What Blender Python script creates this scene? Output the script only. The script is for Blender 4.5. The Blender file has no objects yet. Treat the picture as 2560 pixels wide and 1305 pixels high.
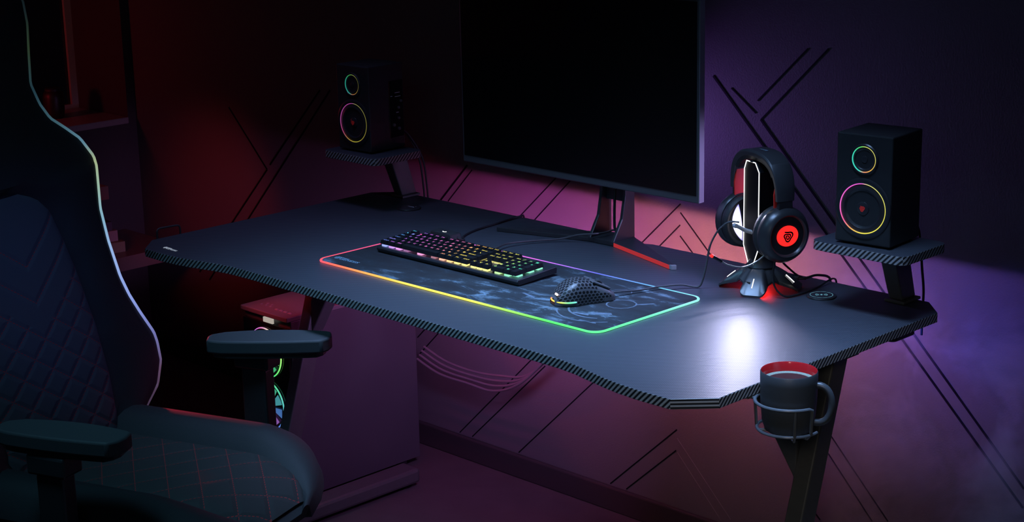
import bpy, bmesh, math, random
from mathutils import Matrix, Vector
random.seed(7)
S = bpy.context.scene
COL = S.collection
PI = math.pi
DZ = 0.755            # height of the desk surface

# ------------------------------------------------------------------ materials
def nt(name):
    m = bpy.data.materials.new(name); m.use_nodes = True
    t = m.node_tree; b = t.nodes['Principled BSDF']
    return m, t, b
def ND(t, typ, **kw):
    n = t.nodes.new(typ)
    for k, v in kw.items(): setattr(n, k, v)
    return n
def MATH(t, op, a, b=None, c=None):
    n = ND(t, 'ShaderNodeMath', operation=op)
    for i, v in enumerate((a, b, c)):
        if v is None: continue
        if isinstance(v, (int, float)): n.inputs[i].default_value = v
        else: t.links.new(v, n.inputs[i])
    return n.outputs[0]
def c4(c): return (c[0], c[1], c[2], 1)
def mat(name, col, rough=.5, metal=0., spec=.5, noise=0., nscale=40., bump=0., bscale=200., coat=0.):
    m, t, b = nt(name)
    b.inputs['Base Color'].default_value = c4(col)
    b.inputs['Roughness'].default_value = rough
    b.inputs['Metallic'].default_value = metal
    b.inputs['Specular IOR Level'].default_value = spec
    b.inputs['Coat Weight'].default_value = coat
    tc = ND(t, 'ShaderNodeTexCoord')
    if noise:
        n = ND(t, 'ShaderNodeTexNoise'); n.inputs['Scale'].default_value = nscale; n.inputs['Detail'].default_value = 4
        t.links.new(tc.outputs['Object'], n.inputs['Vector'])
        mx = ND(t, 'ShaderNodeMix', data_type='RGBA')
        mx.inputs['A'].default_value = c4([x * (1 - noise) for x in col])
        mx.inputs['B'].default_value = c4([min(1, x * (1 + noise)) for x in col])
        t.links.new(n.outputs['Fac'], mx.inputs['Factor']); t.links.new(mx.outputs['Result'], b.inputs['Base Color'])
    if bump:
        n2 = ND(t, 'ShaderNodeTexNoise'); n2.inputs['Scale'].default_value = bscale; n2.inputs['Detail'].default_value = 3
        t.links.new(tc.outputs['Object'], n2.inputs['Vector'])
        bp = ND(t, 'ShaderNodeBump'); bp.inputs['Strength'].default_value = bump; bp.inputs['Distance'].default_value = .002
        t.links.new(n2.outputs['Fac'], bp.inputs['Height']); t.links.new(bp.outputs['Normal'], b.inputs['Normal'])
    return m
def emis(name, col, strength, base=(.02, .02, .02)):
    m, t, b = nt(name)
    b.inputs['Base Color'].default_value = c4(base)
    b.inputs['Emission Color'].default_value = c4(col)
    b.inputs['Emission Strength'].default_value = strength
    return m
def emis_attr(name, strength, base=(.02, .02, .02), rough=.4):
    m, t, b = nt(name)
    b.inputs['Base Color'].default_value = c4(base); b.inputs['Roughness'].default_value = rough
    a = ND(t, 'ShaderNodeAttribute', attribute_name='Col')
    t.links.new(a.outputs['Color'], b.inputs['Emission Color'])
    b.inputs['Emission Strength'].default_value = strength
    return m
def weave(name, cell, period, dark, light, rough=(.3, .5), use_uv=False, bump=.3, spec=.5, flip=False):
    m, t, b = nt(name)
    tc = ND(t, 'ShaderNodeTexCoord')
    src = tc.outputs['UV'] if use_uv else tc.outputs['Object']
    sp = ND(t, 'ShaderNodeSeparateXYZ'); t.links.new(src, sp.inputs[0])
    x = MATH(t, 'DIVIDE', sp.outputs[0], cell); y = MATH(t, 'DIVIDE', sp.outputs[1], cell)
    i = MATH(t, 'FLOOR', x); j = MATH(t, 'FLOOR', y)
    s = MATH(t, 'ADD', MATH(t, 'SUBTRACT' if flip else 'ADD', i, j), 4000.)
    k = MATH(t, 'MODULO', s, float(period))
    f = MATH(t, 'LESS_THAN', k, period / 2 - .25)
    # rounded threads inside a cell
    fx = MATH(t, 'FRACT', MATH(t, 'ADD', x, 4000.)); fy = MATH(t, 'FRACT', MATH(t, 'ADD', y, 4000.))
    mxf = ND(t, 'ShaderNodeMix', data_type='FLOAT')
    t.links.new(f, mxf.inputs['Factor']); t.links.new(fx, mxf.inputs['A']); t.links.new(fy, mxf.inputs['B'])
    prof = MATH(t, 'SINE', MATH(t, 'MULTIPLY', mxf.outputs['Result'], PI))
    hgt = MATH(t, 'ADD', MATH(t, 'MULTIPLY', prof, .5), MATH(t, 'MULTIPLY', f, .5))
    mx = ND(t, 'ShaderNodeMix', data_type='RGBA')
    mx.inputs['A'].default_value = c4(dark); mx.inputs['B'].default_value = c4(light)
    t.links.new(f, mx.inputs['Factor']); t.links.new(mx.outputs['Result'], b.inputs['Base Color'])
    r = ND(t, 'ShaderNodeMapRange'); r.inputs['To Min'].default_value = rough[1]; r.inputs['To Max'].default_value = rough[0]
    t.links.new(f, r.inputs['Value']); t.links.new(r.outputs[0], b.inputs['Roughness'])
    bp = ND(t, 'ShaderNodeBump'); bp.inputs['Strength'].default_value = bump; bp.inputs['Distance'].default_value = cell * .25
    t.links.new(hgt, bp.inputs['Height']); t.links.new(bp.outputs['Normal'], b.inputs['Normal'])
    b.inputs['Specular IOR Level'].default_value = spec
    return m

M_top = weave('desk_carbon_top', .0027, 4, (.022, .026, .036), (.076, .083, .10), (.39, .46), bump=.32, spec=.6, flip=True)
M_edge = weave('desk_carbon_edge', .0017, 6, (.006, .006, .008), (.36, .36, .36), (.4, .6), use_uv=True, bump=.4)
M_under = mat('desk_underside', (.02, .02, .022), .7)
M_steel = mat('powder_black_steel', (.085, .085, .082), .45, noise=.15, nscale=90, bump=.08, bscale=900)
M_wall = mat('dark_plaster', (.13, .125, .13), .75, noise=.06, nscale=5, bump=.22, bscale=260, spec=.25)
M_wall2 = mat('side_plaster', (.09, .085, .085), .8, noise=.06, nscale=5, bump=.2, bscale=260, spec=.2)
M_groove = mat('groove_black', (.004, .004, .008), .8, spec=.1)
M_grooveth = mat('groove_line', (.17, .165, .17), .5)
M_floor = mat('dark_floor', (.10, .085, .085), .55, noise=.2, nscale=14, bump=.1, bscale=120)
M_base = mat('baseboard_paint', (.05, .045, .045), .35)
M_ceil = mat('ceiling_paint', (.1, .1, .1), .9)
M_blackpl = mat('black_plastic', (.028, .029, .031), .42, noise=.1, nscale=60)
M_satin = mat('satin_black', (.03, .03, .034), .33)
M_gloss = mat('gloss_black', (.01, .01, .012), .12)
M_rubber = mat('rubber_black', (.015, .015, .016), .7)
M_greypl = mat('grey_plastic', (.10, .10, .11), .4)
M_fabric = mat('cushion_leather', (.02, .02, .022), .55, bump=.25, bscale=400)
M_red = mat('red_plastic', (.8, .03, .02), .4)
M_redp = mat('red_print', (.5, .02, .015), .5)
M_silver = mat('silver_tip', (.55, .55, .6), .3, metal=.6)
M_cable = mat('cable_black', (.014, .014, .016), .5)
M_cableg = mat('cable_grey', (.05, .05, .055), .5)
M_white = mat('white_print', (.75, .78, .8), .5)
M_printb = mat('pale_blue_print', (.35, .55, .65), .5)
M_attr = emis_attr('rgb_light', 1.0)
M_attr_soft = emis_attr('rgb_light_soft', .55)
M_whiteled = emis('white_led', (1, 1, 1), 2.2)

# ------------------------------------------------------------------ mesh builder
class MB:
    def __init__(s): s.v = []; s.f = []; s.mi = []; s.sm = []; s.c = []; s.uv = {}; s.M = Matrix.Identity(4)
    def add(s, vs, fs, mi=0, smooth=False, col=None, M=None):
        o = len(s.v); T = s.M @ M if M is not None else s.M
        for i, p in enumerate(vs):
            s.v.append(T @ Vector(p)); s.c.append((col[i] if isinstance(col, list) else col) if col else (1, 1, 1))
        for f in fs:
            s.f.append([o + k for k in f]); s.mi.append(mi); s.sm.append(smooth)
        return o
    def box(s, a, b, mi=0, M=None, taper=1., col=None):
        x0, y0, z0 = a; x1, y1, z1 = b; cx, cy = (x0 + x1) / 2, (y0 + y1) / 2
        t = lambda x, y: (cx + (x - cx) * taper, cy + (y - cy) * taper)
        vs = [(x0, y0, z0), (x1, y0, z0), (x1, y1, z0), (x0, y1, z0)] + [(*t(x, y), z1) for x, y in ((x0, y0), (x1, y0), (x1, y1), (x0, y1))]
        s.add(vs, [(3, 2, 1, 0), (4, 5, 6, 7), (0, 1, 5, 4), (1, 2, 6, 5), (2, 3, 7, 6), (3, 0, 4, 7)], mi, M=M, col=col)
    def prism(s, pts, z0, z1, mi=0, M=None, mtop=None, mside=None, mbot=None, smooth=False, col=None):
        n = len(pts); vs = [(x, y, z0) for x, y in pts] + [(x, y, z1) for x, y in pts]
        o = s.add(vs, [tuple(range(n - 1, -1, -1))], mbot if mbot is not None else mi, M=M, col=col)
        for fs, m_, sm in (([[n + i for i in range(n)]], mtop if mtop is not None else mi, False),
                           ([[i, (i + 1) % n, n + (i + 1) % n, n + i] for i in range(n)], mside if mside is not None else mi, smooth)):
            for f in fs: s.f.append([o + k for k in f]); s.mi.append(m_); s.sm.append(sm)
    def tube(s, path, r, seg=8, closed=False, mi=0, col=None, caps=True, M=None, flat=None):
        P = [Vector(p) for p in path]; n = len(P); vs = []; cs = []
        up = Vector((0, 0, 1)); prev = None
        for i in range(n):
            if closed: d = P[(i + 1) % n] - P[i - 1]
            else: d = P[min(i + 1, n - 1)] - P[max(i - 1, 0)]
            d.normalize()
            if prev is None:
                a = d.cross(up)
                if a.length < .05: a = d.cross(Vector((1, 0, 0)))
            else: a = prev - d * prev.dot(d)
            a.normalize(); prev = a; b = d.cross(a)
            rr = r[i] if isinstance(r, (list, tuple)) else r
            for k in range(seg):
                an = 2 * PI * k / seg
                vs.append(P[i] + a * math.cos(an) * rr + b * math.sin(an) * rr * (flat or 1)); cs.append(col[i] if isinstance(col, list) else col)
        fs = []
        for i in range(n if closed else n - 1):
            j = (i + 1) % n
            for k in range(seg): fs.append((i * seg + k, i * seg + (k + 1) % seg, j * seg + (k + 1) % seg, j * seg + k))
        if caps and not closed:
            fs.append(tuple(range(seg - 1, -1, -1))); fs.append(tuple((n - 1) * seg + k for k in range(seg)))
        s.add(vs, fs, mi, True, cs if col else None, M=M)
    def lathe(s, prof, seg=40, mi=0, M=None, mis=None, col=None, cap=True):
        vs = []
        for r, z in prof:
            for k in range(seg):
                a = 2 * PI * k / seg; vs.append((r * math.cos(a), r * math.sin(a), z))
        o = s.add(vs, [], M=M, col=col); m = len(prof)
        for i in range(m - 1):
            for k in range(seg):
                s.f.append([o + i * seg + k, o + i * seg + (k + 1) % seg, o + (i + 1) * seg + (k + 1) % seg, o + (i + 1) * seg + k])
                s.mi.append(mis[i] if mis else mi); s.sm.append(True)
        if cap and prof[0][0] > 1e-6: s.f.append([o + k for k in range(seg - 1, -1, -1)]); s.mi.append(mis[0] if mis else mi); s.sm.append(False)
        if cap and prof[-1][0] > 1e-6: s.f.append([o + (m - 1) * seg + k for k in range(seg)]); s.mi.append(mis[-1] if mis else mi); s.sm.append(False)
    def ring(s, R, r, seg=64, M=None, mi=0, colf=None, sy=1.):
        pts = [(R * math.cos(2 * PI * k / seg), R * sy * math.sin(2 * PI * k / seg), 0) for k in range(seg)]
        col = [colf(k / seg) for k in range(seg)] if colf else None
        s.tube(pts, r, 8, True, mi, col, M=M)
    def grid(s, rows, mi=0, smooth=True, close_u=False, M=None):
        n = len(rows); m = len(rows[0]); o = s.add([p for r in rows for p in r], [], M=M)
        for i in range(n - 1):
            for k in range(m if close_u else m - 1):
                s.f.append([o + i * m + k, o + i * m + (k + 1) % m, o + (i + 1) * m + (k + 1) % m, o + (i + 1) * m + k]); s.mi.append(mi); s.sm.append(smooth)
        return o
    def build(s, name, mats, parent=None, bevel=0., sub=0, sharp=38, uvf=None, merge=True, bseg=2):
        if not isinstance(mats, (list, tuple)): mats = [mats]
        me = bpy.data.meshes.new(name); me.from_pydata([tuple(p) for p in s.v], [], s.f)
        for m in mats: me.materials.append(m)
        me.polygons.foreach_set('material_index', s.mi); me.polygons.foreach_set('use_smooth', s.sm)
        ca = me.color_attributes.new('Col', 'FLOAT_COLOR', 'POINT')
        for i, c in enumerate(s.c): ca.data[i].color = (c[0], c[1], c[2], 1)
        if uvf:
            uv = me.uv_layers.new(name='UVMap')
            for p in me.polygons:
                for li in p.loop_indices: uv.data[li].uv = uvf(me.vertices[me.loops[li].vertex_index].co, p)
        bm = bmesh.new(); bm.from_mesh(me)
        bmesh.ops.remove_doubles(bm, verts=bm.verts, dist=2e-6)
        bmesh.ops.recalc_face_normals(bm, faces=bm.faces)
        bm.to_mesh(me); bm.free()
        if any(s.sm): me.set_sharp_from_angle(angle=math.radians(sharp))
        me.update()
        o = bpy.data.objects.new(name, me); COL.objects.link(o)
        if parent is not None: put(o, parent)
        if bevel:
            b = o.modifiers.new('edge', 'BEVEL'); b.width = bevel; b.segments = bseg; b.limit_method = 'ANGLE'; b.angle_limit = math.radians(40); b.harden_normals = False
        if sub:
            q = o.modifiers.new('smooth', 'SUBSURF'); q.levels = sub; q.render_levels = sub
        return o
def mw(o):      # world matrix from the plain parent chain
    return (mw(o.parent) @ o.matrix_basis) if o.parent else o.matrix_basis.copy()
def put(o, parent):      # meshes are built in world space, then hung on their thing
    o.parent = parent; o.matrix_parent_inverse = Matrix.Identity(4)
    o.matrix_basis = mw(parent).inverted() @ o.matrix_basis
def tag(o, label=None, cat=None, group=None, kind=None):
    if label: o['label'] = label
    if cat: o['category'] = cat
    if group: o['group'] = group
    if kind: o['kind'] = kind
    return o
def thing(name, label, cat, loc, rz=0., group=None):
    o = bpy.data.objects.new(name, None); COL.objects.link(o); o.empty_display_size = .05
    o.location = loc; o.rotation_euler = (0, 0, rz)
    o.matrix_basis = Matrix.Translation(loc) @ Matrix.Rotation(rz, 4, 'Z')
    return tag(o, label, cat, group)
def T(x, y, z): return Matrix.Translation((x, y, z))
def RZ(a): return Matrix.Rotation(a, 4, 'Z')
def RX(a): return Matrix.Rotation(a, 4, 'X')
def RY(a): return Matrix.Rotation(a, 4, 'Y')
def lerp(a, b, t): return a + (b - a) * t
def ramp(stops, t):
    for (a, ca), (b, cb) in zip(stops, stops[1:]):
        if t <= b:
            q = 0 if b == a else max(0, (t - a) / (b - a)); return tuple(lerp(x, y, q) for x, y in zip(ca, cb))
    return stops[-1][1]
def interp(tab, x):
    if x <= tab[0][0]: return tab[0][1]
    for (a, va), (b, vb) in zip(tab, tab[1:]):
        if x <= b: return lerp(va, vb, (x - a) / (b - a))
    return tab[-1][1]
def spline(pts, n=8, closed=False):
    P = [Vector(p) for p in pts]; out = []; N = len(P)
    for i in range(N if closed else N - 1):
        if closed: p0, p1, p2, p3 = P[i - 1], P[i], P[(i + 1) % N], P[(i + 2) % N]
        else: p0, p1, p2, p3 = P[max(i - 1, 0)], P[i], P[i + 1], P[min(i + 2, N - 1)]
        for k in range(n):
            t = k / n
            out.append(.5 * ((2 * p1) + (p2 - p0) * t + (2 * p0 - 5 * p1 + 4 * p2 - p3) * t * t + (3 * p1 - p0 - 3 * p2 + p3) * t ** 3))
    if not closed: out.append(P[-1])
    return out
def rrect(w, h, r, seg=6, cx=0, cy=0):
    pts = []
    for (sx, sy, a0) in ((1, 1, 0), (-1, 1, 90), (-1, -1, 180), (1, -1, 270)):
        for k in range(seg + 1):
            a = math.radians(a0 + 90 * k / seg)
            pts.append((cx + sx * (w / 2 - r) + r * math.cos(a), cy + sy * (h / 2 - r) + r * math.sin(a)))
    return pts
_glyph = {}
def glyph(ch):
    if ch not in _glyph:
        cu = bpy.data.curves.new('glyph', 'FONT'); cu.body = ch; cu.size = 1; cu.align_x = 'LEFT'; cu.resolution_u = 2
        o = bpy.data.objects.new('glyph', cu); COL.objects.link(o)
        dg = bpy.context.evaluated_depsgraph_get(); dg.update()
        me = bpy.data.meshes.new_from_object(o.evaluated_get(dg))
        vs = [tuple(v.co) for v in me.vertices]; fs = [tuple(p.vertices) for p in me.polygons]
        bpy.data.objects.remove(o); bpy.data.curves.remove(cu); bpy.data.meshes.remove(me)
        _glyph[ch] = (vs, fs)
    return _glyph[ch]
def text(mb, body, M, w=None, h=None, mi=0, col=None):
    vs, fs = glyph(body)
    if not vs: return
    x0 = min(v[0] for v in vs); x1 = max(v[0] for v in vs); y0 = min(v[1] for v in vs); y1 = max(v[1] for v in vs)
    sx = (w / (x1 - x0)) if w else None; sy = (h / (y1 - y0)) if h else None
    sx = sx or sy; sy = sy or sx
    mb.add([((v[0] - x0) * sx, (v[1] - y0) * sy, 0) for v in vs], fs, mi, M=M, col=col)
def emblem(mb, M, R, mi=0, col=None, turns=2.6, wd=.17):
    # rounded-triangle spiral pointing down
    n = int(30 * turns); inner = []; outer = []
    for i in range(n + 1):
        t = i / n; th = PI / 2 + .6 - t * turns * 2 * PI
        s = lerp(1., .12, t ** .85); r = s * (1 + .16 * math.cos(3 * (th + PI / 2)))
        w = wd * lerp(1, .75, t)
        for L, k in ((outer, r), (inner, max(.01, r - w))): L.append((k * R * math.cos(th) * 1.08, k * R * math.sin(th), 0))
    mb.add(outer + inner, [(i, i + 1, n + 2 + i, n + 1 + i) for i in range(n)], mi, M=M, col=col)
def wordmark(mb, M, R, mi=0, col=None):
    emblem(mb, M @ T(R, R, 0), R * .95, mi, col)
    text(mb, 'GENESIS', M @ T(R * 2.1, R * .25, 0) @ Matrix.Shear('XZ', 4, (0, 0)), w=R * 6.2, h=R * 1.0, mi=mi, col=col)
    mb.add([(R * 1.9, R * 1.5, 0), (R * 4.6, R * 1.42, 0), (R * 4.6, R * 1.58, 0), (R * 1.9, R * 1.7, 0)], [(0, 1, 2, 3)], mi, M=M, col=col)

# ------------------------------------------------------------------ camera
cam = bpy.data.cameras.new('camera'); co = bpy.data.objects.new('camera', cam); COL.objects.link(co); S.camera = co
yaw, pitch, roll = -0.7952, -0.2557, -0.0221
fwd = Vector((math.sin(yaw) * math.cos(pitch), math.cos(yaw) * math.cos(pitch), math.sin(pitch)))
rt = fwd.cross(Vector((0, 0, 1))).normalized(); upv = rt.cross(fwd)
r_ = rt * math.cos(roll) + upv * math.sin(roll); u_ = -rt * math.sin(roll) + upv * math.cos(roll)
co.matrix_world = Matrix(((r_.x, u_.x, -fwd.x, 3.2517), (r_.y, u_.y, -fwd.y, -1.891), (r_.z, u_.z, -fwd.z, 1.6749), (0, 0, 0, 1)))
cam.sensor_width = 36; cam.lens = 4381.67 / 2560 * 36; cam.clip_start = .05

# ------------------------------------------------------------------ room
WY, WX = 1.07, -1.43
def struct(mb, name, m, **k):
    o = mb.build(name, m, **k); o['kind'] = 'structure'; return o
b = MB(); b.box((-1.75, -3.2, -.1), (4.4, 1.3, 0)); struct(b, 'floor', M_floor)
b = MB(); b.box((-1.75, -3.2, 2.6), (4.4, 1.3, 2.7)); struct(b, 'ceiling', M_ceil)
b = MB(); b.box((-1.43, WY, 0), (4.2, 1.3, 2.6)); wall_back = struct(b, 'wall_back', M_wall)
b = MB(); b.box((4.2, -3.0, 0), (4.4, 1.3, 2.6)); struct(b, 'wall_right', M_wall2)
b = MB(); b.box((-1.75, -3.2, 0), (4.4, -3.0, 2.6)); struct(b, 'wall_front', M_wall2)
b = MB()      # left wall with its deep window opening
b.box((-1.75, -3.0, 0), (WX, 1.3, .735)); b.box((-1.75, -3.0, 1.75), (WX, 1.3, 2.6))
b.box((-1.75, -3.0, .735), (WX, -.2, 1.75)); b.box((-1.75, 1.041, .735), (WX, 1.3, 1.75))
struct(b, 'wall_left', M_wall2)
b = MB(); b.box((WX, 1.055, 0), (4.2, WY, .062)); struct(b, 'baseboard_back', M_base, bevel=.004)
b = MB(); b.box((WX, -3, 0), (WX + .015, 1.055, .062)); struct(b, 'baseboard_left', M_base, bevel=.004)
w = bpy.data.objects.new('window_1', None); COL.objects.link(w); w['kind'] = 'structure'
M_frame = mat('window_frame_paint', (.5, .6, .42), .5)
b = MB()
for a, c in (((-1.745, 1.018, .755), (-1.715, 1.041, 1.75)), ((-1.745, -.2, .755), (-1.715, -.177, 1.75)), ((-1.745, -.177, .755), (-1.715, 1.018, .768)), ((-1.745, -.177, 1.72), (-1.715, 1.018, 1.75)), ((-1.745, .40, .768), (-1.715, .425, 1.72))):
    b.box(a, c)
f = b.build('window_frame', M_frame, w)
mg, tg, bg = nt('dark_glass'); bg.inputs['Base Color'].default_value = (.5, .5, .55, 1); bg.inputs['Roughness'].default_value = .05; bg.inputs['Transmission Weight'].default_value = 1
b = MB(); b.box((-1.735, -.177, .768), (-1.727, 1.018, 1.72)); b.build('window_pane', mg, w)
b = MB(); b.box((-1.75, -.2, .735), (WX + .004, 1.041, .755)); b.build('window_sill', mat('sill_paint', (.4, .38, .37), .35), w, bevel=.003)

GR = [(-0.932,0.834,-0.763,0.671,0),(-0.763,0.671,-1.138,0.301,0),(-0.748,0.687,-0.502,0.927,0),(-0.458,0.931,-1.089,0.284,0),
(0.079,0.793,-0.028,0.685,0),(0.096,0.783,0.003,0.689,1),(0.389,0.802,0.265,0.690,1),(0.436,0.801,0.314,0.687,1),
(0.777,0.795,0.658,0.683,1),(0.776,0.746,0.714,0.686,1),(0.777,0.775,0.874,0.683,1),(0.776,0.721,0.813,0.687,1),
(0.868,1.093,1.655,0.309,0),(0.998,1.011,1.655,0.349,0),(0.918,1.071,0.984,1.024,1),(0.998,1.011,1.167,1.176,1),(0.989,1.051,1.116,1.172,1),
(0.296,0.326,0.021,0.064,1),(0.342,0.318,0.069,0.064,1),(0.504,0.311,0.242,0.064,1),(0.768,0.255,0.558,0.064,1),(0.766,0.203,0.610,0.064,1),
(0.769,0.234,0.929,0.076,2),(0.769,0.200,0.901,0.066,2),(1.172,0.373,1.347,0.192,1),(1.167,0.331,1.308,0.181,1),(1.131,0.187,1.175,0.146,1),
(-0.051,0.324,-0.134,0.245,1),(-0.102,0.326,-0.135,0.295,1)]
bd, bt = MB(), MB()
for x0, z0, x1, z1, k in GR:
    d = Vector((x1 - x0, 0, z1 - z0)); L = d.length; a = math.atan2(d.z, d.x); wd = (.0024, .0014, .0005)[k]
    (bt if k == 2 else bd).box((0, -.0012, -wd), (L, .002, wd), M=T(x0, WY, z0) @ RY(-a))
bd.build('wall_groove', M_groove, wall_back); bt.build('wall_groove', M_grooveth, wall_back)

# ------------------------------------------------------------------ desk
desk = thing('gaming_desk', 'wide black gaming desk with carbon weave top and curved front edge', 'desk', (.8, .5, 0))
right = [(.8, .163), (1.2, .162), (1.27, .160), (1.31, .155), (1.35, .146), (1.39, .137), (1.43, .130), (1.48, .126), (1.545, .127), (1.6, .182), (1.6, .817), (1.549, .869), (.867, .869), (.841, .856)]
out = right + [(1.6 - x, y) for x, y in reversed(right[:-2])][:-1]
# back notch: close it on the left side of the recess
i = out.index((.841, .856)); out = out[:i + 1] + [(.74, .856), (.714, .869)] + out[i + 1:]
zt, zb = DZ, DZ - .018
n = len(out); mb = MB(); mb.prism(out, zb, zt, mtop=0, mside=1, mbot=2)
per = [0]
for k in range(n): per.append(per[-1] + math.dist(out[k], out[(k + 1) % n]))
def edge_uv(c, p):
    if p.material_index != 1: return (c.x, c.y)
    N = p.normal
    if abs(N.x) > .5 and abs(N.y) > .5: return (.0005, (c.z - zb) * 1.6 + .0017 * 4)          # chamfers: level threads
    if abs(N.x) > .7: return (-c.y if N.x > 0 else c.y, c.z - zb)
    return (c.x if N.y < 0 else -c.x, -(c.z - zb)) if False else (-c.x, c.z - zb) if N.y < 0 else (c.x, c.z - zb)
mb.build('desktop', [M_top, M_edge, M_under], desk, bevel=.0012, uvf=edge_uv)
# frame under the top
b = MB(); b.box((.06, .44, .70), (1.54, .48, .737)); b.box((.06, .62, .70), (1.54, .66, .737)); b.build('crossbar', M_steel, desk, bevel=.003)
def leg(x0, x1, sgn):
    yf = lambda z: .513 + .30 * (z - .42)
    b = MB(); pts = [(yf(0) - .0, 0.03), (yf(0) + .046, .03), (yf(.737) + .046, .737), (yf(.737), .737)]
    m = Matrix(((0, 0, 1, 0), (1, 0, 0, 0), (0, 1, 0, 0), (0, 0, 0, 1)))
    b.prism(pts, x0, x1, M=m)
    o = b.build('leg', M_steel, desk, bevel=.003)
    b = MB(); xi = x1 if sgn > 0 else x0      # brace climbs from the leg towards the desk centre
    ya, yb = .540, .575
    q = [(xi, .475), (xi + sgn * .175, .737), (xi + sgn * .12, .737), (xi, .555)]
    m2 = Matrix(((1, 0, 0, 0), (0, 0, 1, 0), (0, 1, 0, 0), (0, 0, 0, 1)))
    b.prism(q, ya, yb, M=m2); b.build('brace', M_steel, o, bevel=.003)
    b = MB(); b.box((x0 - .015, .2, .012), (x1 + .015, .85, .05)); b.build('foot', M_steel, o, bevel=.008)
    for y in (.23, .82):
        b = MB(); b.lathe([(.018, 0), (.018, .012)], 16, M=T((x0 + x1) / 2, y, 0)); b.build('glide', M_rubber, o)
leg(.058, .094, 1); leg(1.492, 1.528, -1)
b = MB(); b.prism(rrect(.03, .075, .012), .724, .737, M=T(1.575, .728, 0)); b.build('edge_bracket', M_blackpl, desk, bevel=.003)
# light strip on the underside, by the wall side
LED = [(0, (.11, .002, .012)), (.10, (.12, .004, .04)), (.22, (.26, .022, .24)), (.36, (.40, .06, .44)), (.47, (.80, .16, .34)), (.54, (1.45, .42, .28)), (.62, (1.45, .46, .28)), (.70, (.56, .18, .38)), (.79, (.07, .06, .44)), (1, (.005, .035, .44))]
LEDG = [(0, 1), (1, 1)]
b = MB(); N = 60; vs = []; cs = []
for k in range(N + 1):
    t = k / N; x = .03 + t * 1.53; c = ramp(LED, t); g = interp(LEDG, t)
    for y, z in ((.780, .718), (.790, .718), (.790, .726), (.780, .726)): vs.append((x, y, z)); cs.append(tuple(g * q for q in c))
fs = []
for k in range(N):
    for q in range(4): fs.append((k * 4 + q, k * 4 + (q + 1) % 4, k * 4 + 4 + (q + 1) % 4, k * 4 + 4 + q))
fs += [(0, 1, 2, 3), (N * 4 + 3, N * 4 + 2, N * 4 + 1, N * 4)]
b.add(vs, fs, 0, col=cs); M_led = emis_attr('desk_led_strip', 260.); b.build('led_strip', M_led, desk)
b = MB(); b.box((.03, .776, .7265), (1.56, .800, .737)); b.box((.28, .776, .710), (1.56, .7785, .728)); b.box((.28, .776, .710), (1.56, .7940, .7125)); b.build('led_light_shield', M_under, desk)  # unseen plates added to cut the strip's downward light
b = MB(); wordmark(b, T(.077, .155, DZ + .0006), .0062); tag(b.build('logo', emis('logo_white', (.8, .9, 1), .55, (.7, .75, .8)), desk), 'white maker mark on the corner of the desk')
b = MB(); b.tube([(-.004, .199, .728), (-.004, .199, .768)] + spline([(-.004, .199, .770), (-.004, .203, .775), (-.004, .21, .776)], 4) + spline([(-.004, .25, .775), (-.004, .257, .773), (-.004, .26, .767)], 4) + [(-.004, .26, .728)], .0022, 8)
b.build('wire_hook', M_cableg, desk)

# cup holder bolted under the right edge
MX, MY = 1.651, .296
M_wire = mat('cup_holder_wire', (.09, .10, .11), .35)
b = MB(); R = .054
def cpt(a, r, z): return (MX + r * math.cos(math.radians(a)), MY + r * math.sin(math.radians(a)), z)
b.tube([cpt(a, R, .734) for a in range(115, 349, 6)] + [cpt(350, R, .731), cpt(351, R * .98, .720), cpt(351, R * .95, .690), cpt(351, R * .8, .6805), cpt(351, 0, .6805)], .0028, 8)
b.tube([cpt(a, R * .93, .688) for a in range(95, 376, 6)], .0026, 8)
for a in (210, 318):
    b.tube([cpt(a, R, .734), cpt(a, R * .95, .689), cpt(a, R * .88, .6805), cpt(a, 0, .6805)], .0026, 8)
b.tube([cpt(128, R, .734), (1.602, MY + .045, .734), (1.57, MY + .045, .733)], .0026, 8)
b.tube([cpt(210, R, .734), (1.598, MY - .027, .7335), (1.57, MY - .027, .733)], .0026, 8)
b.box((1.565, MY - .034, .731), (1.595, MY + .052, .737))
tag(b.build('cup_holder', M_wire, desk), 'wire cup holder hanging off the right edge')

# ------------------------------------------------------------------ speaker shelves
def shelf(x0, x1, y0, y1, z1, px, label):
    o = thing('speaker_shelf', label, 'speaker shelf', ((x0 + x1) / 2, (y0 + y1) / 2, DZ), 0, 'raised speaker shelves on the desk')
    pts = rrect(x1 - x0, y1 - y0, .018, 6, (x0 + x1) / 2, (y0 + y1) / 2)
    mb = MB(); mb.prism(pts, z1 - .017, z1, mtop=0, mside=1, mbot=2)
    def uv(c, p):
        if p.material_index != 1: return (c.x, c.y)
        N = p.normal
        if abs(N.x) > .7: return (-c.y if N.x > 0 else c.y, c.z)
        return (-c.x if N.y < 0 else c.x, c.z)
    mb.build('shelf_board', [M_top, M_edge, M_under], o, bevel=.0012, uvf=uv)
    cy = .846; b = MB()
    lo, hi = (px - .014, px + .016, cy - .022, cy + .024), (px - .016, px + .018, cy - .062, cy - .010)
    vs = [(lo[0], lo[2], DZ + .006), (lo[1], lo[2], DZ + .006), (lo[1], lo[3], DZ + .006), (lo[0], lo[3], DZ + .006), (hi[0], hi[2], z1 - .017), (hi[1], hi[2], z1 - .017), (hi[1], hi[3], z1 - .017), (hi[0], hi[3], z1 - .017)]
    b.add(vs, [(3, 2, 1, 0), (4, 5, 6, 7), (0, 1, 5, 4), (1, 2, 6, 5), (2, 3, 7, 6), (3, 0, 4, 7)])
    b.build('pedestal', M_steel, o, bevel=.003)
    b = MB(); b.box((px - .020, cy - .028, DZ + .0004), (px + .024, cy + .029, DZ + .006)); b.build('base_plate', M_steel, o, bevel=.0015)
    return o
SZ = .885
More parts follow.
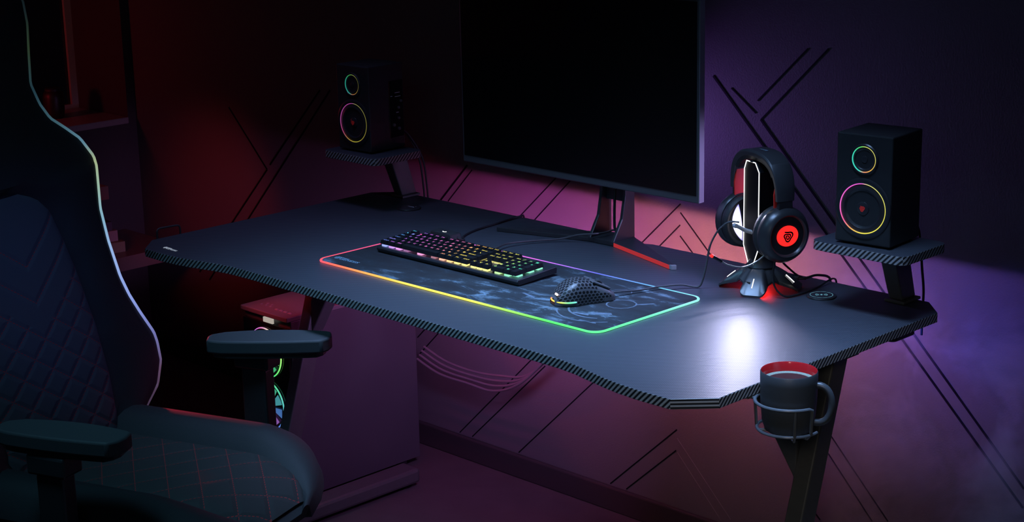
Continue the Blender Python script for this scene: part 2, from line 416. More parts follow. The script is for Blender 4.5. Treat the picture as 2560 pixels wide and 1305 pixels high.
shelf(1.403, 1.605, .690, .835, SZ, 1.503, 'carbon weave speaker shelf at the right end of the desk')
shelf(0.004, .197, .668, .820, SZ, .094, 'carbon weave speaker shelf at the far left end of the desk')

def speaker(cx, y0, rz, gain, label, ports):
    W, D, H = .112, .110, .205
    o = thing('bookshelf_speaker', label, 'speaker', (cx, y0 + D / 2, SZ), rz, 'black speakers with light rings')
    B = T(cx, y0, SZ) @ RZ(rz)
    b = MB(); b.M = B; b.box((-W / 2, 0, .004), (W / 2, D, H)); b.build('cabinet', M_blackpl, o, bevel=.0025)
    for sx in (-1, 1):
        for yy in (.018, D - .018):
            b = MB(); b.M = B; b.lathe([(.008, .0003), (.008, .005)], 12, M=T(sx * .042, yy, 0)); b.build('foot_pad', M_rubber, o)
    F = RX(PI / 2)
    for nm, zc, R, st in (('tweeter', .160, .0235, [(0, (.8, .75, .15)), (.2, (.75, .8, .2)), (.3, (.1, .75, .15)), (.42, (.05, .7, .5)), (.68, (.05, .75, .6)), (.76, (.9, .3, .15)), (.85, (.9, .5, .08)), (1, (.8, .75, .15))]),
                          ('woofer', .070, .0458, [(0, (.85, .8, .12)), (.22, (.75, .75, .25)), (.26, (.85, .12, .7)), (.5, (.9, .15, .65)), (.6, (.95, .12, .35)), (.66, (.9, .4, .1)), (.75, (.95, .85, .08)), (1, (.85, .8, .12))])):
        b = MB(); b.M = B @ T(0, 0, zc) @ F
        k = R / .0458
        prof = [(R * 1.22, -.001), (R * 1.22, .0012), (R * 1.14, .0030), (R * 1.04, .0030), (R * .97, .0005), (R * .93, .001), (R * .80, .003 * k), (R * .70, -.0005), (R * .36, -.0045 * k), (R * .30, -.0035 * k), (R * .26, .001), (R * .14, .0030 * k), (0, .0036 * k)]
        b.lathe(prof, 56, 0)
        d = b.build(nm, M_satin, o)
        b = MB(); b.M = B @ T(0, -.0012, zc) @ F
        b.ring(R, .00115 if gain > .6 else .0010, 72, colf=lambda t: tuple(gain * q for q in ramp(st, t)))
        b.build('light_ring', M_attr, d)
        if nm == 'woofer':
            b = MB(); b.M = B @ T(0, -.0045, zc) @ F; emblem(b, T(0, 0, 0), .0062, wd=.3)
            b.build('emblem', emis('emblem_red', (.6, .03, .03), .22 if gain > .6 else .08, (.4, .02, .02)), d)
    if ports:
        b = MB(); b.M = B @ T(W / 2, 0, 0); b.box((-.0005, .062, .03), (.0015, D - .004, .165)); pl = b.build('control_panel', M_gloss, o, bevel=.0006)
        for yy, zz, r in ((.074, .06, .0035), (.09, .075, .003), (.09, .10, .003), (.09, .05, .0035), (.098, .115, .003)):
            b = MB(); b.M = B @ T(W / 2, 0, 0); b.lathe([(r, 0), (r, .004), (r * .6, .0045)], 14, M=T(.001, yy, zz) @ RY(PI / 2)); b.build('knob', M_greypl, pl)
        b = MB(); b.M = B @ T(W / 2 + .0018, 0, 0)
        for yy, zz, ln in ((.080, .135, .016), (.080, .126, .018), (.066, .128, .006), (.083, .088, .008)):
            b = MB(); b.M = B @ T(W / 2 + .0018, 0, 0); b.box((0, yy, zz), (.0002, yy + ln, zz + .0012)); b.build('print', M_white, pl)
    return o
spk_right = speaker(1.502, .712, math.radians(5), 1.0, 'black two-ring speaker standing on the right speaker shelf', False)
spk_left = speaker(.089, .700, math.radians(2), .38, 'black speaker with dim rings and control panel on the far left shelf', True)
for x, yy in ((.122, .868), (.128, .874)):      # cords dropping behind the left shelf
    b = MB(); b.tube(spline([(x, .812, .93), (x, .836, .91), (x + .002, yy, .85), (x + .004, yy + .010, .78), (x + .004, yy + .014, .70)], 6), .0022, 8)
    b.build('cable', M_cable, spk_left)
b = MB(); b.tube(spline([(1.532, .824, .905), (1.533, .846, .90), (1.533, .858, .86), (1.531, .870, .81), (1.529, .880, .775), (1.524, .888, .74), (1.522, .890, .68)], 6), .0025, 8)
b.build('cable', M_cable, spk_right)

# ------------------------------------------------------------------ monitor
DZ = .7554
mon = thing('monitor', 'large dark flat monitor on a V-shaped stand', 'monitor', (.78, .82, DZ))
x0, x1, z0, z1 = .336, 1.035, .876, 1.292
b = MB(); b.box((x0, .818, z0), (x1, .834, z1)); bz = b.build('bezel', mat('monitor_shell', (.12, .12, .13), .38), mon, bevel=.0025)
b = MB(); b.box((x0 + .006, .8165, z0 + .016), (x1 - .006, .819, z1 - .006)); b.build('screen', mat('black_screen', (.004, .004, .005), .3), mon)
b = MB(); b.box((x0 + .10, .834, z0 + .05), (x1 - .10, .862, z1 - .05), M=None); b.build('back_cover', M_blackpl, mon, bevel=.012)
b = MB(); b.box((x1 - .0005, .8185, z0 + .002), (x1 + .0015, .8335, z1 - .002)); tag(b.build('side_reflector', M_silver, mon), 'added silver strip that brightens the side edge')  # added reflector that brightens the edge of the monitor
b = MB(); mYZ = Matrix(((0, 0, 1, 0), (1, 0, 0, 0), (0, 1, 0, 0), (0, 0, 0, 1)))
prof = [(.797, DZ + .009), (.866, DZ + .009), (.866, .985), (.836, .985), (.836, .86), (.826, .81)]
for xa in (.745, .812): b.prism(prof, xa, xa + .008, M=mYZ)
b.box((.750, .850, .842), (.815, .862, 1.0))
b.build('stand_post', mat('stand_grey', (.035, .035, .04), .35), mon, bevel=.0015)
b = MB(); b.prism([(.744, .797), (.822, .797), (.820, .866), (.746, .866)], DZ, DZ + .010); b.build('stand_hub', M_satin, mon, bevel=.0015)
for sg in (1, -1):
    X = lambda q: q if sg > 0 else 1.567 - q
    b = MB(); p = [(X(.820), .797), (X(1.036), .7325), (X(1.043), .7385), (X(.818), .866)]
    if sg < 0: p = p[::-1]
    b.prism(p, DZ, DZ + .009); lg = b.build('stand_leg', M_satin, mon, bevel=.001)
    if sg > 0:
        b = MB(); d = Vector((1.030 - .822, .7335 - .797, 0)); L = d.length; a = math.atan2(d.y, d.x)
        b.box((0, -.0016, .0005), (L, .0002, .0085), M=T(.822, .797, DZ) @ RZ(a))
        tag(b.build('light_strip', emis('stand_red_strip', (1, .06, .07), .35, (.25, .01, .01)), lg), 'red strip along the right leg')
        b = MB(); b.prism([(1.029, .7325), (1.037, .7308), (1.0445, .738), (1.038, .7425)], DZ, DZ + .0095); b.build('leg_tip', M_silver, lg, bevel=.0008)
b = MB(); b.tube(spline([(.788, .842, .95), (.787, .840, .88), (.788, .836, .80), (.793, .835, .778), (.802, .838, .773), (.806, .850, .773), (.802, .872, .768), (.796, .884, .752), (.795, .90, .72)], 8), .003, 8)
b.build('cable', M_cable, mon)

# ------------------------------------------------------------------ RGB desk mat
DZ = .7554      # soft rubber feet and pads: everything on the top rests a hair above it
mat_o = thing('desk_mat', 'long black desk mat with a glowing rainbow border', 'desk mat', (.826, .454, DZ))
mx0, mx1, my0, my1 = .428, 1.2235, .3035, .605
m_mat, t, bs = nt('mat_cloth')
tc = ND(t, 'ShaderNodeTexCoord'); mp = ND(t, 'ShaderNodeMapping'); t.links.new(tc.outputs['Object'], mp.inputs['Vector'])
mp.inputs['Scale'].default_value = (1, 2.2, 1)
n1 = ND(t, 'ShaderNodeTexNoise'); n1.inputs['Scale'].default_value = 13; n1.inputs['Detail'].default_value = 8; n1.inputs['Roughness'].default_value = .72; n1.inputs['Distortion'].default_value = .5
n2 = ND(t, 'ShaderNodeTexNoise'); n2.inputs['Scale'].default_value = 3.6; n2.inputs['Detail'].default_value = 2
t.links.new(mp.outputs[0], n1.inputs['Vector']); t.links.new(mp.outputs[0], n2.inputs['Vector'])
sp = ND(t, 'ShaderNodeSeparateXYZ'); t.links.new(tc.outputs['Object'], sp.inputs[0])
gx = ND(t, 'ShaderNodeMapRange'); gx.inputs['From Min'].default_value = -.12; gx.inputs['From Max'].default_value = .36; gx.inputs['To Min'].default_value = .0; gx.inputs['To Max'].default_value = .13
t.links.new(sp.outputs[0], gx.inputs['Value'])
v = MATH(t, 'ADD', MATH(t, 'MULTIPLY', n1.outputs['Fac'], MATH(t, 'ADD', n2.outputs['Fac'], .45)), gx.outputs[0])
cr = ND(t, 'ShaderNodeValToRGB'); cr.color_ramp.elements[0].position = .50; cr.color_ramp.elements[0].color = (.006, .007, .010, 1)
cr.color_ramp.elements[1].position = .88; cr.color_ramp.elements[1].color = (.20, .29, .36, 1)
e = cr.color_ramp.elements.new(.66); e.color = (.013, .021, .028, 1)
t.links.new(v, cr.inputs[0]); t.links.new(cr.outputs[0], bs.inputs['Base Color']); bs.inputs['Roughness'].default_value = .75
b = MB(); b.prism(rrect(mx1 - mx0 - .006, my1 - my0 - .006, .022, 8, (mx0 + mx1) / 2, (my0 + my1) / 2), DZ, DZ + .0035); b.build('cloth_pad', m_mat, mat_o)
# printed machine art towards the right end
M_art = mat('mat_art', (.10, .13, .17), .7, noise=.8, nscale=90)
def slab(cx, cy, w, h, a):
    b = MB(); b.add([(-w, -h, 0), (w, -h, 0), (w * .8, h, 0), (-w, h * .8, 0)], [(0, 1, 2, 3)], M=T(cx, cy, DZ + .0038) @ RZ(a)); b.build('print', M_art, mat_o)
def arc(cx, cy, R, a0, a1, wd, n=14):
    P = [math.radians(lerp(a0, a1, k / n)) for k in range(n + 1)]
    b = MB(); b.add([(cx + R * math.cos(a), cy + R * math.sin(a), DZ + .0038) for a in P] + [(cx + (R - wd) * math.cos(a), cy + (R - wd) * math.sin(a), DZ + .0038) for a in P], [(k, k + 1, n + 2 + k, n + 1 + k) for k in range(n)]); b.build('print', M_art, mat_o)
slab(1.150, .40, .020, .006, .55); slab(1.12, .375, .018, .004, .2); slab(.96, .40, .022, .003, -.25); slab(1.165, .345, .020, .003, .1); slab(1.17, .50, .018, .003, .9)
arc(1.135, .47, .030, 0, 360, .003); arc(1.13, .43, .07, 200, 300, .004); arc(1.13, .42, .085, 215, 320, .003); arc(1.08, .53, .022, 20, 320, .0018)
b = MB(); wordmark(b, T(.441, .334, DZ + .0038) @ RZ(math.radians(1)), .0095); tag(b.build('logo', mat('mat_logo', (.30, .55, .68), .5), mat_o), 'pale blue maker mark in the mat corner')
per_pts = rrect(mx1 - mx0, my1 - my0, .024, 8, (mx0 + mx1) / 2, (my0 + my1) / 2)
dense = []
for k in range(len(per_pts)):
    a = Vector((*per_pts[k], 0)); c = Vector((*per_pts[(k + 1) % len(per_pts)], 0)); m_ = max(1, int((c - a).length / .02))
    for q in range(m_): dense.append(a.lerp(c, q / m_))
def matcol(p):
    fx = (p.x - mx0) / (mx1 - mx0); fy = (p.y - my0) / (my1 - my0)
    if fy < .12 and .04 < fx < .965: return ramp([(.03, (1, .10, .12)), (.12, (1, .22, .10)), (.25, (1, .55, .10)), (.38, (1, .85, .12)), (.58, (.95, .9, .12)), (.7, (.45, .9, .12)), (.85, (.10, .85, .16)), (1, (.12, .85, .28))], fx)
    if fx >= .96 and fy < .95: return ramp([(0, (.12, .85, .3)), (.5, (.18, .85, .55)), (1, (.3, .8, .8))], fy)
    if fy > .9 and fx > .03: return ramp([(0, (.9, .12, .55)), (.2, (.9, .15, .7)), (.42, (.8, .15, .85)), (.52, (.45, .15, .95)), (.66, (.13, .16, .95)), (.8, (.14, .38, .95)), (.9, (.18, .65, .9)), (1, (.3, .8, .8))], fx)
    return ramp([(0, (1, .10, .14)), (1, (.95, .10, .40))], fy)
b = MB(); b.tube([(p.x, p.y, DZ + .0022) for p in dense], .0023, 8, True, col=[matcol(p) for p in dense])
b.build('light_border', emis_attr('mat_rgb', 1.15), mat_o)
b = MB(); b.box((-.036, -.017, 0), (.036, .017, .016), M=T(.500, .606, DZ + .0037) @ RZ(-.02), taper=.9); cb = b.build('control_box', M_blackpl, mat_o, bevel=.003)
b = MB(); b.tube([(.502 + .0055 * math.cos(a), .604 + .0055 * math.sin(a), DZ + .0197) for a in [math.radians(q) for q in range(200, 345, 12)]], .0007, 6); b.build('button_light', M_whiteled, cb)
b = MB(); b.tube(spline([(.534, .609, DZ + .010), (.545, .618, DZ + .004), (.515, .645, DZ + .0025), (.493, .70, DZ + .0025), (.483, .78, DZ + .0025), (.476, .835, DZ + .0025), (.478, .862, DZ + .0035), (.473, .875, DZ - .002), (.47, .885, DZ - .05)], 8), .0022, 8)
tag(b.build('cable', M_cable, mat_o), 'braided mat cable running to the desk back')

# ------------------------------------------------------------------ keyboard
kb = thing('keyboard', 'full-size keyboard with rainbow backlit keys on the desk mat', 'keyboard', (.690, .490, DZ + .0035))
KX0, KX1, KY0, KY1 = .477, .901, .4275, .541
tilt = .040
KM = T(0, KY0, DZ + .0045) @ RX(tilt)
b = MB(); b.M = KM
D = KY1 - KY0; W = KX1 - KX0
pr = [(0.004, 0), (D - .002, 0), (D, .010), (D - .003, .0135), (.003, .0120), (0, .008)]
b.prism(pr, KX0, KX1, M=Matrix(((0, 0, 1, 0), (1, 0, 0, 0), (0, 1, 0, 0), (0, 0, 0, 1)))); b.build('chassis', mat('keyboard_case', (.022, .022, .027), .35), kb, bevel=.0012)
for x in (KX0 + .03, KX1 - .03):
    b = MB(); b.box((x - .012, KY0 + .01, DZ + .0039), (x + .012, KY0 + .018, DZ + .0062)); b.build('rubber_foot', M_rubber, kb)
    b = MB(); b.box((x - .012, KY1 - .02, DZ + .0039), (x + .012, KY1 - .012, DZ + .0095)); b.build('rubber_foot', M_rubber, kb)
KC = [(0, (.05, .55, .62)), (.05, (.10, .30, .9)), (.10, (.42, .14, .85)), (.16, (.72, .15, .75)), (.34, (.9, .18, .55)), (.45, (.95, .22, .25)), (.52, (1., .50, .08)), (.60, (1, .78, .08)), (.80, (.85, .85, .10)), (.88, (.35, .85, .20)), (.94, (.08, .75, .40)), (1, (.06, .72, .52))]
def kcol(fx, fy): return ramp(KC, max(0, min(1, fx + (fy - .5) * -.06)))
u = .01795; uy = (KY1 - KY0 - .0125) / 6.27
rows = []
fn = [('Esc', 0, 1)] + [('F%d' % (k + 1), 2 + k + .5 * (k // 4), 1) for k in range(12)] + [(t_, 15.35 + k, 1) for k, t_ in enumerate(('Prt', 'Scr', 'Brk'))]
rows.append((5.25, fn))
def seq(items, x=0.):
    L = []
    for it in items:
        t_, w_ = it if isinstance(it, tuple) else (it, 1.)
        L.append((t_, x, w_)); x += w_
    return L
rows.append((4, seq(['`', '1', '2', '3', '4', '5', '6', '7', '8', '9', '0', '-', '=', ('Bksp', 2)]) + seq(['Ins', 'Hm', 'PgU'], 15.35) + seq(['Num', '/', '*', '-'], 18.7)))
rows.append((3, seq([('Tab', 1.5)] + list('QWERTYUIOP[]') + [('\\', 1.5)]) + seq(['Del', 'End', 'PgD'], 15.35) + seq(['7', '8', '9'], 18.7)))
rows.append((2, seq([('Caps', 1.75)] + list("ASDFGHJKL;'") + [('Enter', 2.25)]) + seq(['4', '5', '6'], 18.7)))
rows.append((1, seq([('Shift', 2.25)] + list('ZXCVBNM,./') + [('Shift', 2.75)]) + [('^', 16.35, 1)] + seq(['1', '2', '3'], 18.7)))
rows.append((0, seq([('Ctrl', 1.25), ('Win', 1.25), ('Alt', 1.25), ('', 6.25), ('Alt', 1.25), ('Fn', 1.25), ('Mn', 1.25), ('Ctrl', 1.25)]) + seq(['<', 'v', '>'], 15.35) + [('0', 18.7, 2), ('.', 20.7, 1)]))
tall = [('+', 21.7, 2), ('En', 21.7, 0)]
keys = []
for ry, L in rows:
    for t_, x, w_ in L: keys.append((t_, x, w_, ry, 1))
keys += [('+', 21.7, 1, 2, 2), ('En', 21.7, 1, 0, 2)]
M_key = mat('keycap_black', (.007, .007, .009), .55, spec=.3)
M_leg = emis_attr('key_legend', 1.7)
rest = MB(); rest.M = KM
keys.sort(key=lambda q: (q[3], -q[1]))          # nearest rows first
OX = KX0 + .0055; OY = .0065; KH = .0125
for n_, (t_, x, w_, ry, h_) in enumerate(keys):
    b = rest if n_ >= 100 else MB(); b.M = KM
    xa, ya = OX + x * u + .0006, OY + ry * uy + .0006; xb, yb = xa + w_ * u - .0012, ya + h_ * uy - .0012
    z0_, z1_ = KH + .0045, KH + .0125
    i_ = .0018
    vs = [(xa, ya, z0_), (xb, ya, z0_), (xb, yb, z0_), (xa, yb, z0_), (xa + i_, ya + i_, z1_), (xb - i_, ya + i_, z1_), (xb - i_, yb - i_ * .6, z1_), (xa + i_, yb - i_ * .6, z1_)]
    b.add(vs, [(3, 2, 1, 0), (4, 5, 6, 7), (0, 1, 5, 4), (1, 2, 6, 5), (2, 3, 7, 6), (3, 0, 4, 7)], 0)
    fx = ((xa + xb) / 2 - KX0) / W; fy = (ya + yb) / 2 / D
    if t_:
        wt = min(.0040 * len(t_) if len(t_) > 1 else .0056, (xb - xa) - .006); 
        text(b, t_, T(xa + .0038, yb - .0090, z1_ + .00015), w=wt, h=.0050 if len(t_) == 1 else .0038, mi=1, col=kcol(fx, fy))
        if len(t_) == 1 and not t_.isalpha() and ry == 4: text(b, '!@#$%^&*()'[max(0, '1234567890'.find(t_))], T(xa + .0042, ya + .0032, z1_ + .00015), h=.003, mi=1, col=kcol(fx, fy))
    if n_ < 100: b.build('keycap', [M_key, M_leg], kb)
if rest.v: tag(rest.build('keycap', [M_key, M_leg], kb), kind='stuff')
# light spilling from the clear switch housings that show at the front and right rims
M_sw = emis_attr('switch_glow', 1.25, (.3, .3, .3))
for (t_, x, w_, ry, h_) in keys:
    nx = [.5] if w_ < 3 else [.12, .5, .88]
    for q in nx:
        cx = OX + (x + w_ * q) * u; cy = OY + (ry + h_ / 2) * uy; c = kcol((cx - KX0) / W, cy / D)
        vis = ry == 0 or x > 21 or (15 < x < 18.5 and ry in (1,)) or (15 < x < 18.5 and ry == 3)
        g = (1.0 if (w_ < 3 or q == .5) else .35) if vis else .5
        c = tuple(g * lerp(k_, .75, .22) for k_ in c)
        b = MB(); b.M = KM; b.box((cx - .0068, cy - .0068, KH), (cx + .0068, cy + .0068, KH + .0044), 0, col=c, taper=.9)
        if ry == 0 or x > 21: b.build('switch', M_sw, kb)
        else:
            if 'sw_' not in globals(): sw_ = MB()
            sw_.M = KM; sw_.box((cx - .0068, cy - .0068, KH), (cx + .0068, cy + .0068, KH + .0044), 0, col=tuple(.6 * k_ for k_ in c), taper=.9)
tag(sw_.build('switch', M_sw, kb), kind='stuff')
b = MB(); b.tube(spline([(.668, .556, DZ + .013), (.668, .57, DZ + .011), (.662, .60, DZ + .008), (.650, .645, DZ + .008), (.665, .70, DZ + .006), (.70, .752, DZ + .006), (.735, .776, DZ + .016), (.764, .793, DZ + .020), (.772, .82, DZ + .019), (.772, .85, DZ + .019), (.770, .874, DZ + .012), (.770, .884, DZ - .004), (.770, .89, DZ - .03)], 8), .0021, 8)
tag(b.build('cable', M_cableg, kb), 'grey keyboard cable running to the monitor stand')

# ------------------------------------------------------------------ mouse
ms = thing('mouse', 'dark honeycomb computer mouse with a lit rear edge', 'mouse', (1.064, .437, DZ + .0035), math.radians(-24))
MM = T(1.064, .437, DZ + .0038) @ RZ(math.radians(-24))     # local +y = nose
m_ms, t, bs = nt('mouse_honeycomb')
tc = ND(t, 'ShaderNodeTexCoord')
def hexmask(t, uvs, scale, r):
    a_ = ND(t, 'ShaderNodeVectorMath', operation='MULTIPLY'); t.links.new(uvs, a_.inputs[0]); a_.inputs[1].default_value = (scale, scale, 0)
    outs = []
    for off in ((50., 51.96152, 0), (50.5, 52.82755, 0)):
        o_ = ND(t, 'ShaderNodeVectorMath', operation='ADD'); t.links.new(a_.outputs[0], o_.inputs[0]); o_.inputs[1].default_value = off
        md = ND(t, 'ShaderNodeVectorMath', operation='MODULO'); t.links.new(o_.outputs[0], md.inputs[0]); md.inputs[1].default_value = (1, 1.7320508, 1)
        sb = ND(t, 'ShaderNodeVectorMath', operation='SUBTRACT'); t.links.new(md.outputs[0], sb.inputs[0]); sb.inputs[1].default_value = (.5, .8660254, 0)
        ln = ND(t, 'ShaderNodeVectorMath', operation='LENGTH'); t.links.new(sb.outputs[0], ln.inputs[0]); outs.append(ln.outputs['Value'])
    return MATH(t, 'LESS_THAN', MATH(t, 'MINIMUM', outs[0], outs[1]), r)
hm = hexmask(t, tc.outputs['UV'], 125, .37)
spu = ND(t, 'ShaderNodeSeparateXYZ'); t.links.new(tc.outputs['UV'], spu.inputs[0])
msk = MATH(t, 'GREATER_THAN', spu.outputs[0], -5.)
hm2 = MATH(t, 'MULTIPLY', hm, msk)
mx = ND(t, 'ShaderNodeMix', data_type='RGBA'); mx.inputs['A'].default_value = (.085, .085, .095, 1); mx.inputs['B'].default_value = (.004, .004, .005, 1)
t.links.new(hm2, mx.inputs['Factor']); t.links.new(mx.outputs['Result'], bs.inputs['Base Color'])
bp = ND(t, 'ShaderNodeBump'); bp.inputs['Strength'].default_value = .8; bp.inputs['Distance'].default_value = .001; bp.invert = True
t.links.new(hm2, bp.inputs['Height']); t.links.new(bp.outputs['Normal'], bs.inputs['Normal']); bs.inputs['Roughness'].default_value = .42
b = MB(); b.M = MM
YS = 26; AS = 28; L0, L1 = -.060, .060; rowsM = []
def mprof(y):
    t_ = (y - L0) / (L1 - L0)
    hw = interp([(0, .012), (.06, .022), (.18, .0300), (.32, .0325), (.55, .0285), (.8, .0290), (.93, .0275), (1, .020)], t_)
    ht = interp([(0, .012), (.06, .020), (.18, .0345), (.34, .0440), (.48, .0440), (.62, .0400), (.75, .0320), (.88, .0235), (1, .012)], t_)
    return hw, ht
for k in range(YS + 1):
    t_ = k / YS; t_ = .5 - .5 * math.cos(PI * t_); y = lerp(L0, L1, t_); hw, ht = mprof(y); row = []
    for q in range(AS + 1):
        a = PI * q / AS; cx = math.cos(a); sz = math.sin(a)
        row.append((hw * math.copysign(abs(cx) ** .55, cx), y, .002 + ht * abs(sz) ** .62))
    rowsM.append(row)
b.grid(rowsM)
MI = MM.inverted()
def ms_uv(c, p):
    l = MI @ c; y = l.y; hw, ht = mprof(max(L0, min(L1, y)))
    s = math.atan2(l.z - .002, l.x) * .042
    d = abs(l.x) / max(hw, .001)
    f_ = p.center; lf = MI @ Vector(f_); zz = lf.z / max(.01, mprof(max(L0, min(L1, lf.y)))[1])
    side = zz < .66 and -.022 < lf.y < .050 and lf.z > .006
    topp = zz >= .72 and -.05 < lf.y < .018
    rear = lf.y <= -.02 and lf.z > .010 and lf.y > -.056
    return (y, s) if (side or topp or rear) else (-20 + y * .001, s * .001)
body = b.build('shell', m_ms, ms, sub=1, uvf=ms_uv)
b = MB(); b.M = MM; b.prism([(hw_ * math.cos(a), yy_) for hw_, yy_, a in [(mprof(L0 + (L1 - L0) * k / 16)[0], L0 + (L1 - L0) * k / 16, 0) for k in range(17)]] + [(-mprof(L0 + (L1 - L0) * k / 16)[0], L0 + (L1 - L0) * k / 16) for k in range(16, -1, -1)], 0, .0025); b.build('base', M_blackpl, ms)
b = MB(); b.M = MM; b.lathe([(.009, -.0032), (.0105, -.002), (.0105, .002), (.009, .0032)], 22, M=T(0, .032, .0275) @ RY(PI / 2)); b.build('scroll_wheel', M_rubber, ms)
b = MB(); b.M = MM
for sx in (-1, 1): b.box((sx * .0135 - .0095, 0, -.0022), (sx * .0135 + .0095, .040, .0012), M=T(0, .014, .0415) @ RX(math.radians(-25.5)))
b.build('button', mat('mouse_button', (.10, .10, .11), .4), ms, bevel=.0011, bseg=2)
b = MB(); b.M = MM; pth = []; cl = []
for k in range(25):
    a = math.radians(lerp(172, 372, k / 24)); hw = .0318
    pth.append((hw * math.cos(a), -.030 + .0295 * math.sin(a) if math.sin(a) < 0 else -.030 + .03 * math.sin(a), .0085)); cl.append(ramp([(0, (1, .1, .5)), (.25, (1, .15, .45)), (.45, (.95, .7, .1)), (.7, (.8, .85, .1)), (.85, (.2, .9, .4)), (1, (.2, .8, .8))], k / 24))
b.tube(pth, .0016, 8, col=cl); b.build('light_bar', emis_attr('mouse_rgb', 1.1), ms)
b = MB(); b.M = MM
for xx in (.004, .0105): b.lathe([(0, -.001), (.0022, -.001), (.0022, .001), (0, .0012)], 10, M=T(xx + .003, -.0555, .0225) @ RX(math.radians(62)))
b.build('status_light', emis('warm_white', (1, .8, .7), 2.), ms)
b = MB(); b.tube(spline([(1.089, .494, DZ + .013), (1.096, .515, DZ + .012), (1.108, .555, DZ + .0085), (1.123, .598, DZ + .0092), (1.14, .637, DZ + .0075), (1.157, .655, DZ + .003), (1.167, .662, DZ + .005), (1.174, .664, DZ + .022), (1.180, .666, DZ + .05), (1.185, .668, DZ + .082), (1.195, .672, DZ + .108), (1.208, .678, DZ + .127), (1.220, .685, DZ + .1362), (1.236, .695, DZ + .1368)], 8), .0019, 8)
tag(b.build('cable', mat('mouse_cable', (.07, .07, .08), .5), ms), 'thin grey mouse cable held up by the headphone stand')

# ------------------------------------------------------------------ headphone stand and headset
CRES = 7.
HC = (1.25, .745, DZ); HA = math.radians(-20); HM = T(*HC) @ RZ(HA)
hs = thing('headphone_stand', 'black four-legged headphone stand with white outline light and red underglow', 'headphone stand', HC, HA)
M_stand = mat('stand_shell', (.045, .045, .05), .30)
b = MB(); b.M = HM; N = 96; rowsH = []
def DT(th):
    q_ = (th - PI / 4) % (PI / 2); return min(q_, PI / 2 - q_)
def SS(a, b_, x): x = max(0, min(1, (x - a) / (b_ - a))); return x * x * (3 - 2 * x)
def RR(th): d_ = DT(th); return lerp(.078 / math.cos(min(d_, .3)), .047, SS(.24, .56, d_))
def ZB(th): d_ = DT(th); return .021 * max(0, min(1, (d_ - .24) / (PI / 4 - .24))) ** .6
for q in range(13):
    t_ = q / 10; row = []
    for k in range(N):
        th = 2 * PI * k / N; Ro = RR(th); zb_ = ZB(th)
        if q <= 10:
            r = lerp(.020, Ro, t_); z = lerp(.046, zb_ + .004, t_ ** 1.15) if t_ < 1 else zb_ + .004
            z = .046 + (zb_ + .004 - .046) * (t_ ** 1.35)
        elif q == 11: r = Ro; z = zb_
        else: r = Ro - .006; z = zb_ + .001
        row.append((r * math.cos(th), r * math.sin(th), z))
    rowsH.append(row)
row = []
for k in range(N): th = 2 * PI * k / N; row.append((.018 * math.cos(th), .018 * math.sin(th), .030))
rowsH.append(row); b.grid(rowsH, close_u=True); b.build('base', M_stand, hs)
b = MB(); b.M = HM; b.lathe([(.0, .026), (.022, .026), (.022, .0285), (0, .0285)], 32); tag(b.build('underglow', emis('red_underglow', (1, .02, .02), 26.), hs), 'red light under the stand')
b = MB(); b.M = HM; b.lathe([(.026, .038), (.029, .045), (.026, .050), (.022, .060), (.019, .075), (.019, .09)], 36); b.build('neck', M_satin, hs)
b = MB(); b.M = HM
for a_ in (-47, 43, 133, 223):
    th = math.radians(a_); P_ = []
    for t_ in (.52, .66, .80):
        Ro = RR(th); r = lerp(.020, Ro, t_); z = .046 + (ZB(th) + .004 - .046) * (t_ ** 1.35)
        P_.append((r * math.cos(th), r * math.sin(th), z + .0006))
    b.tube(P_, .0009, 6)
b.build('leg_light', M_whiteled, hs)
b = MB(); b.M = HM; b.prism(rrect(.0125, .007, .001), 0, .003, M=T(.030, -.0475, .0215) @ RZ(math.radians(25)) @ RX(PI / 2)); b.build('usb_port', M_gloss, hs, bevel=.0005)
b = MB(); b.M = HM; text(b, 'o', T(-.018, -.036, .0395) @ RX(math.radians(30)), h=.004); b.build('power_mark', M_whiteled, hs)
# upright panel with the white outline
outl = [(-.008, .047), (-.027, .083), (-.027, .233), (-.019, .250), (.013, .250), (.027, .233), (.027, .083), (.008, .047)]
F3 = Matrix(((1, 0, 0, 0), (0, 0, 1, 0), (0, 1, 0, 0), (0, 0, 0, 1)))
b = MB(); b.M = HM; b.prism(outl, -.022, .022, M=F3); b.build('upright', mat('upright_black', (.005, .005, .006), .45, spec=.2), hs, bevel=.002)
b = MB(); b.M = HM; ol = [(x * .96, -.0232, z) for x, z in outl]; P_ = []
for k in range(len(ol) - 1):
    a = Vector(ol[k]); c = Vector(ol[k + 1]); m_ = 6
    for q in range(m_): P_.append(a.lerp(c, q / m_))
P_.append(Vector(ol[-1])); b.tube(P_, .0009, 6); b.build('outline_light', M_whiteled, hs)
b = MB(); b.M = HM; b.prism(rrect(.016, .05, .006), .2495, .2512); b.build('top_rest', M_rubber, hs, bevel=.002)
b = MB(); b.M = HM; b.tube(spline([(0, -.020, .112), (0, -.036, .118), (0, -.048, .125), (0, -.056, .129)], 5), .0042, 10); b.tube([(-.004, -.058, .1295), (.004, -.058, .1295)], .0045, 10); b.build('cable_arm', mat('arm_pale', (.5, .5, .52), .3), hs)

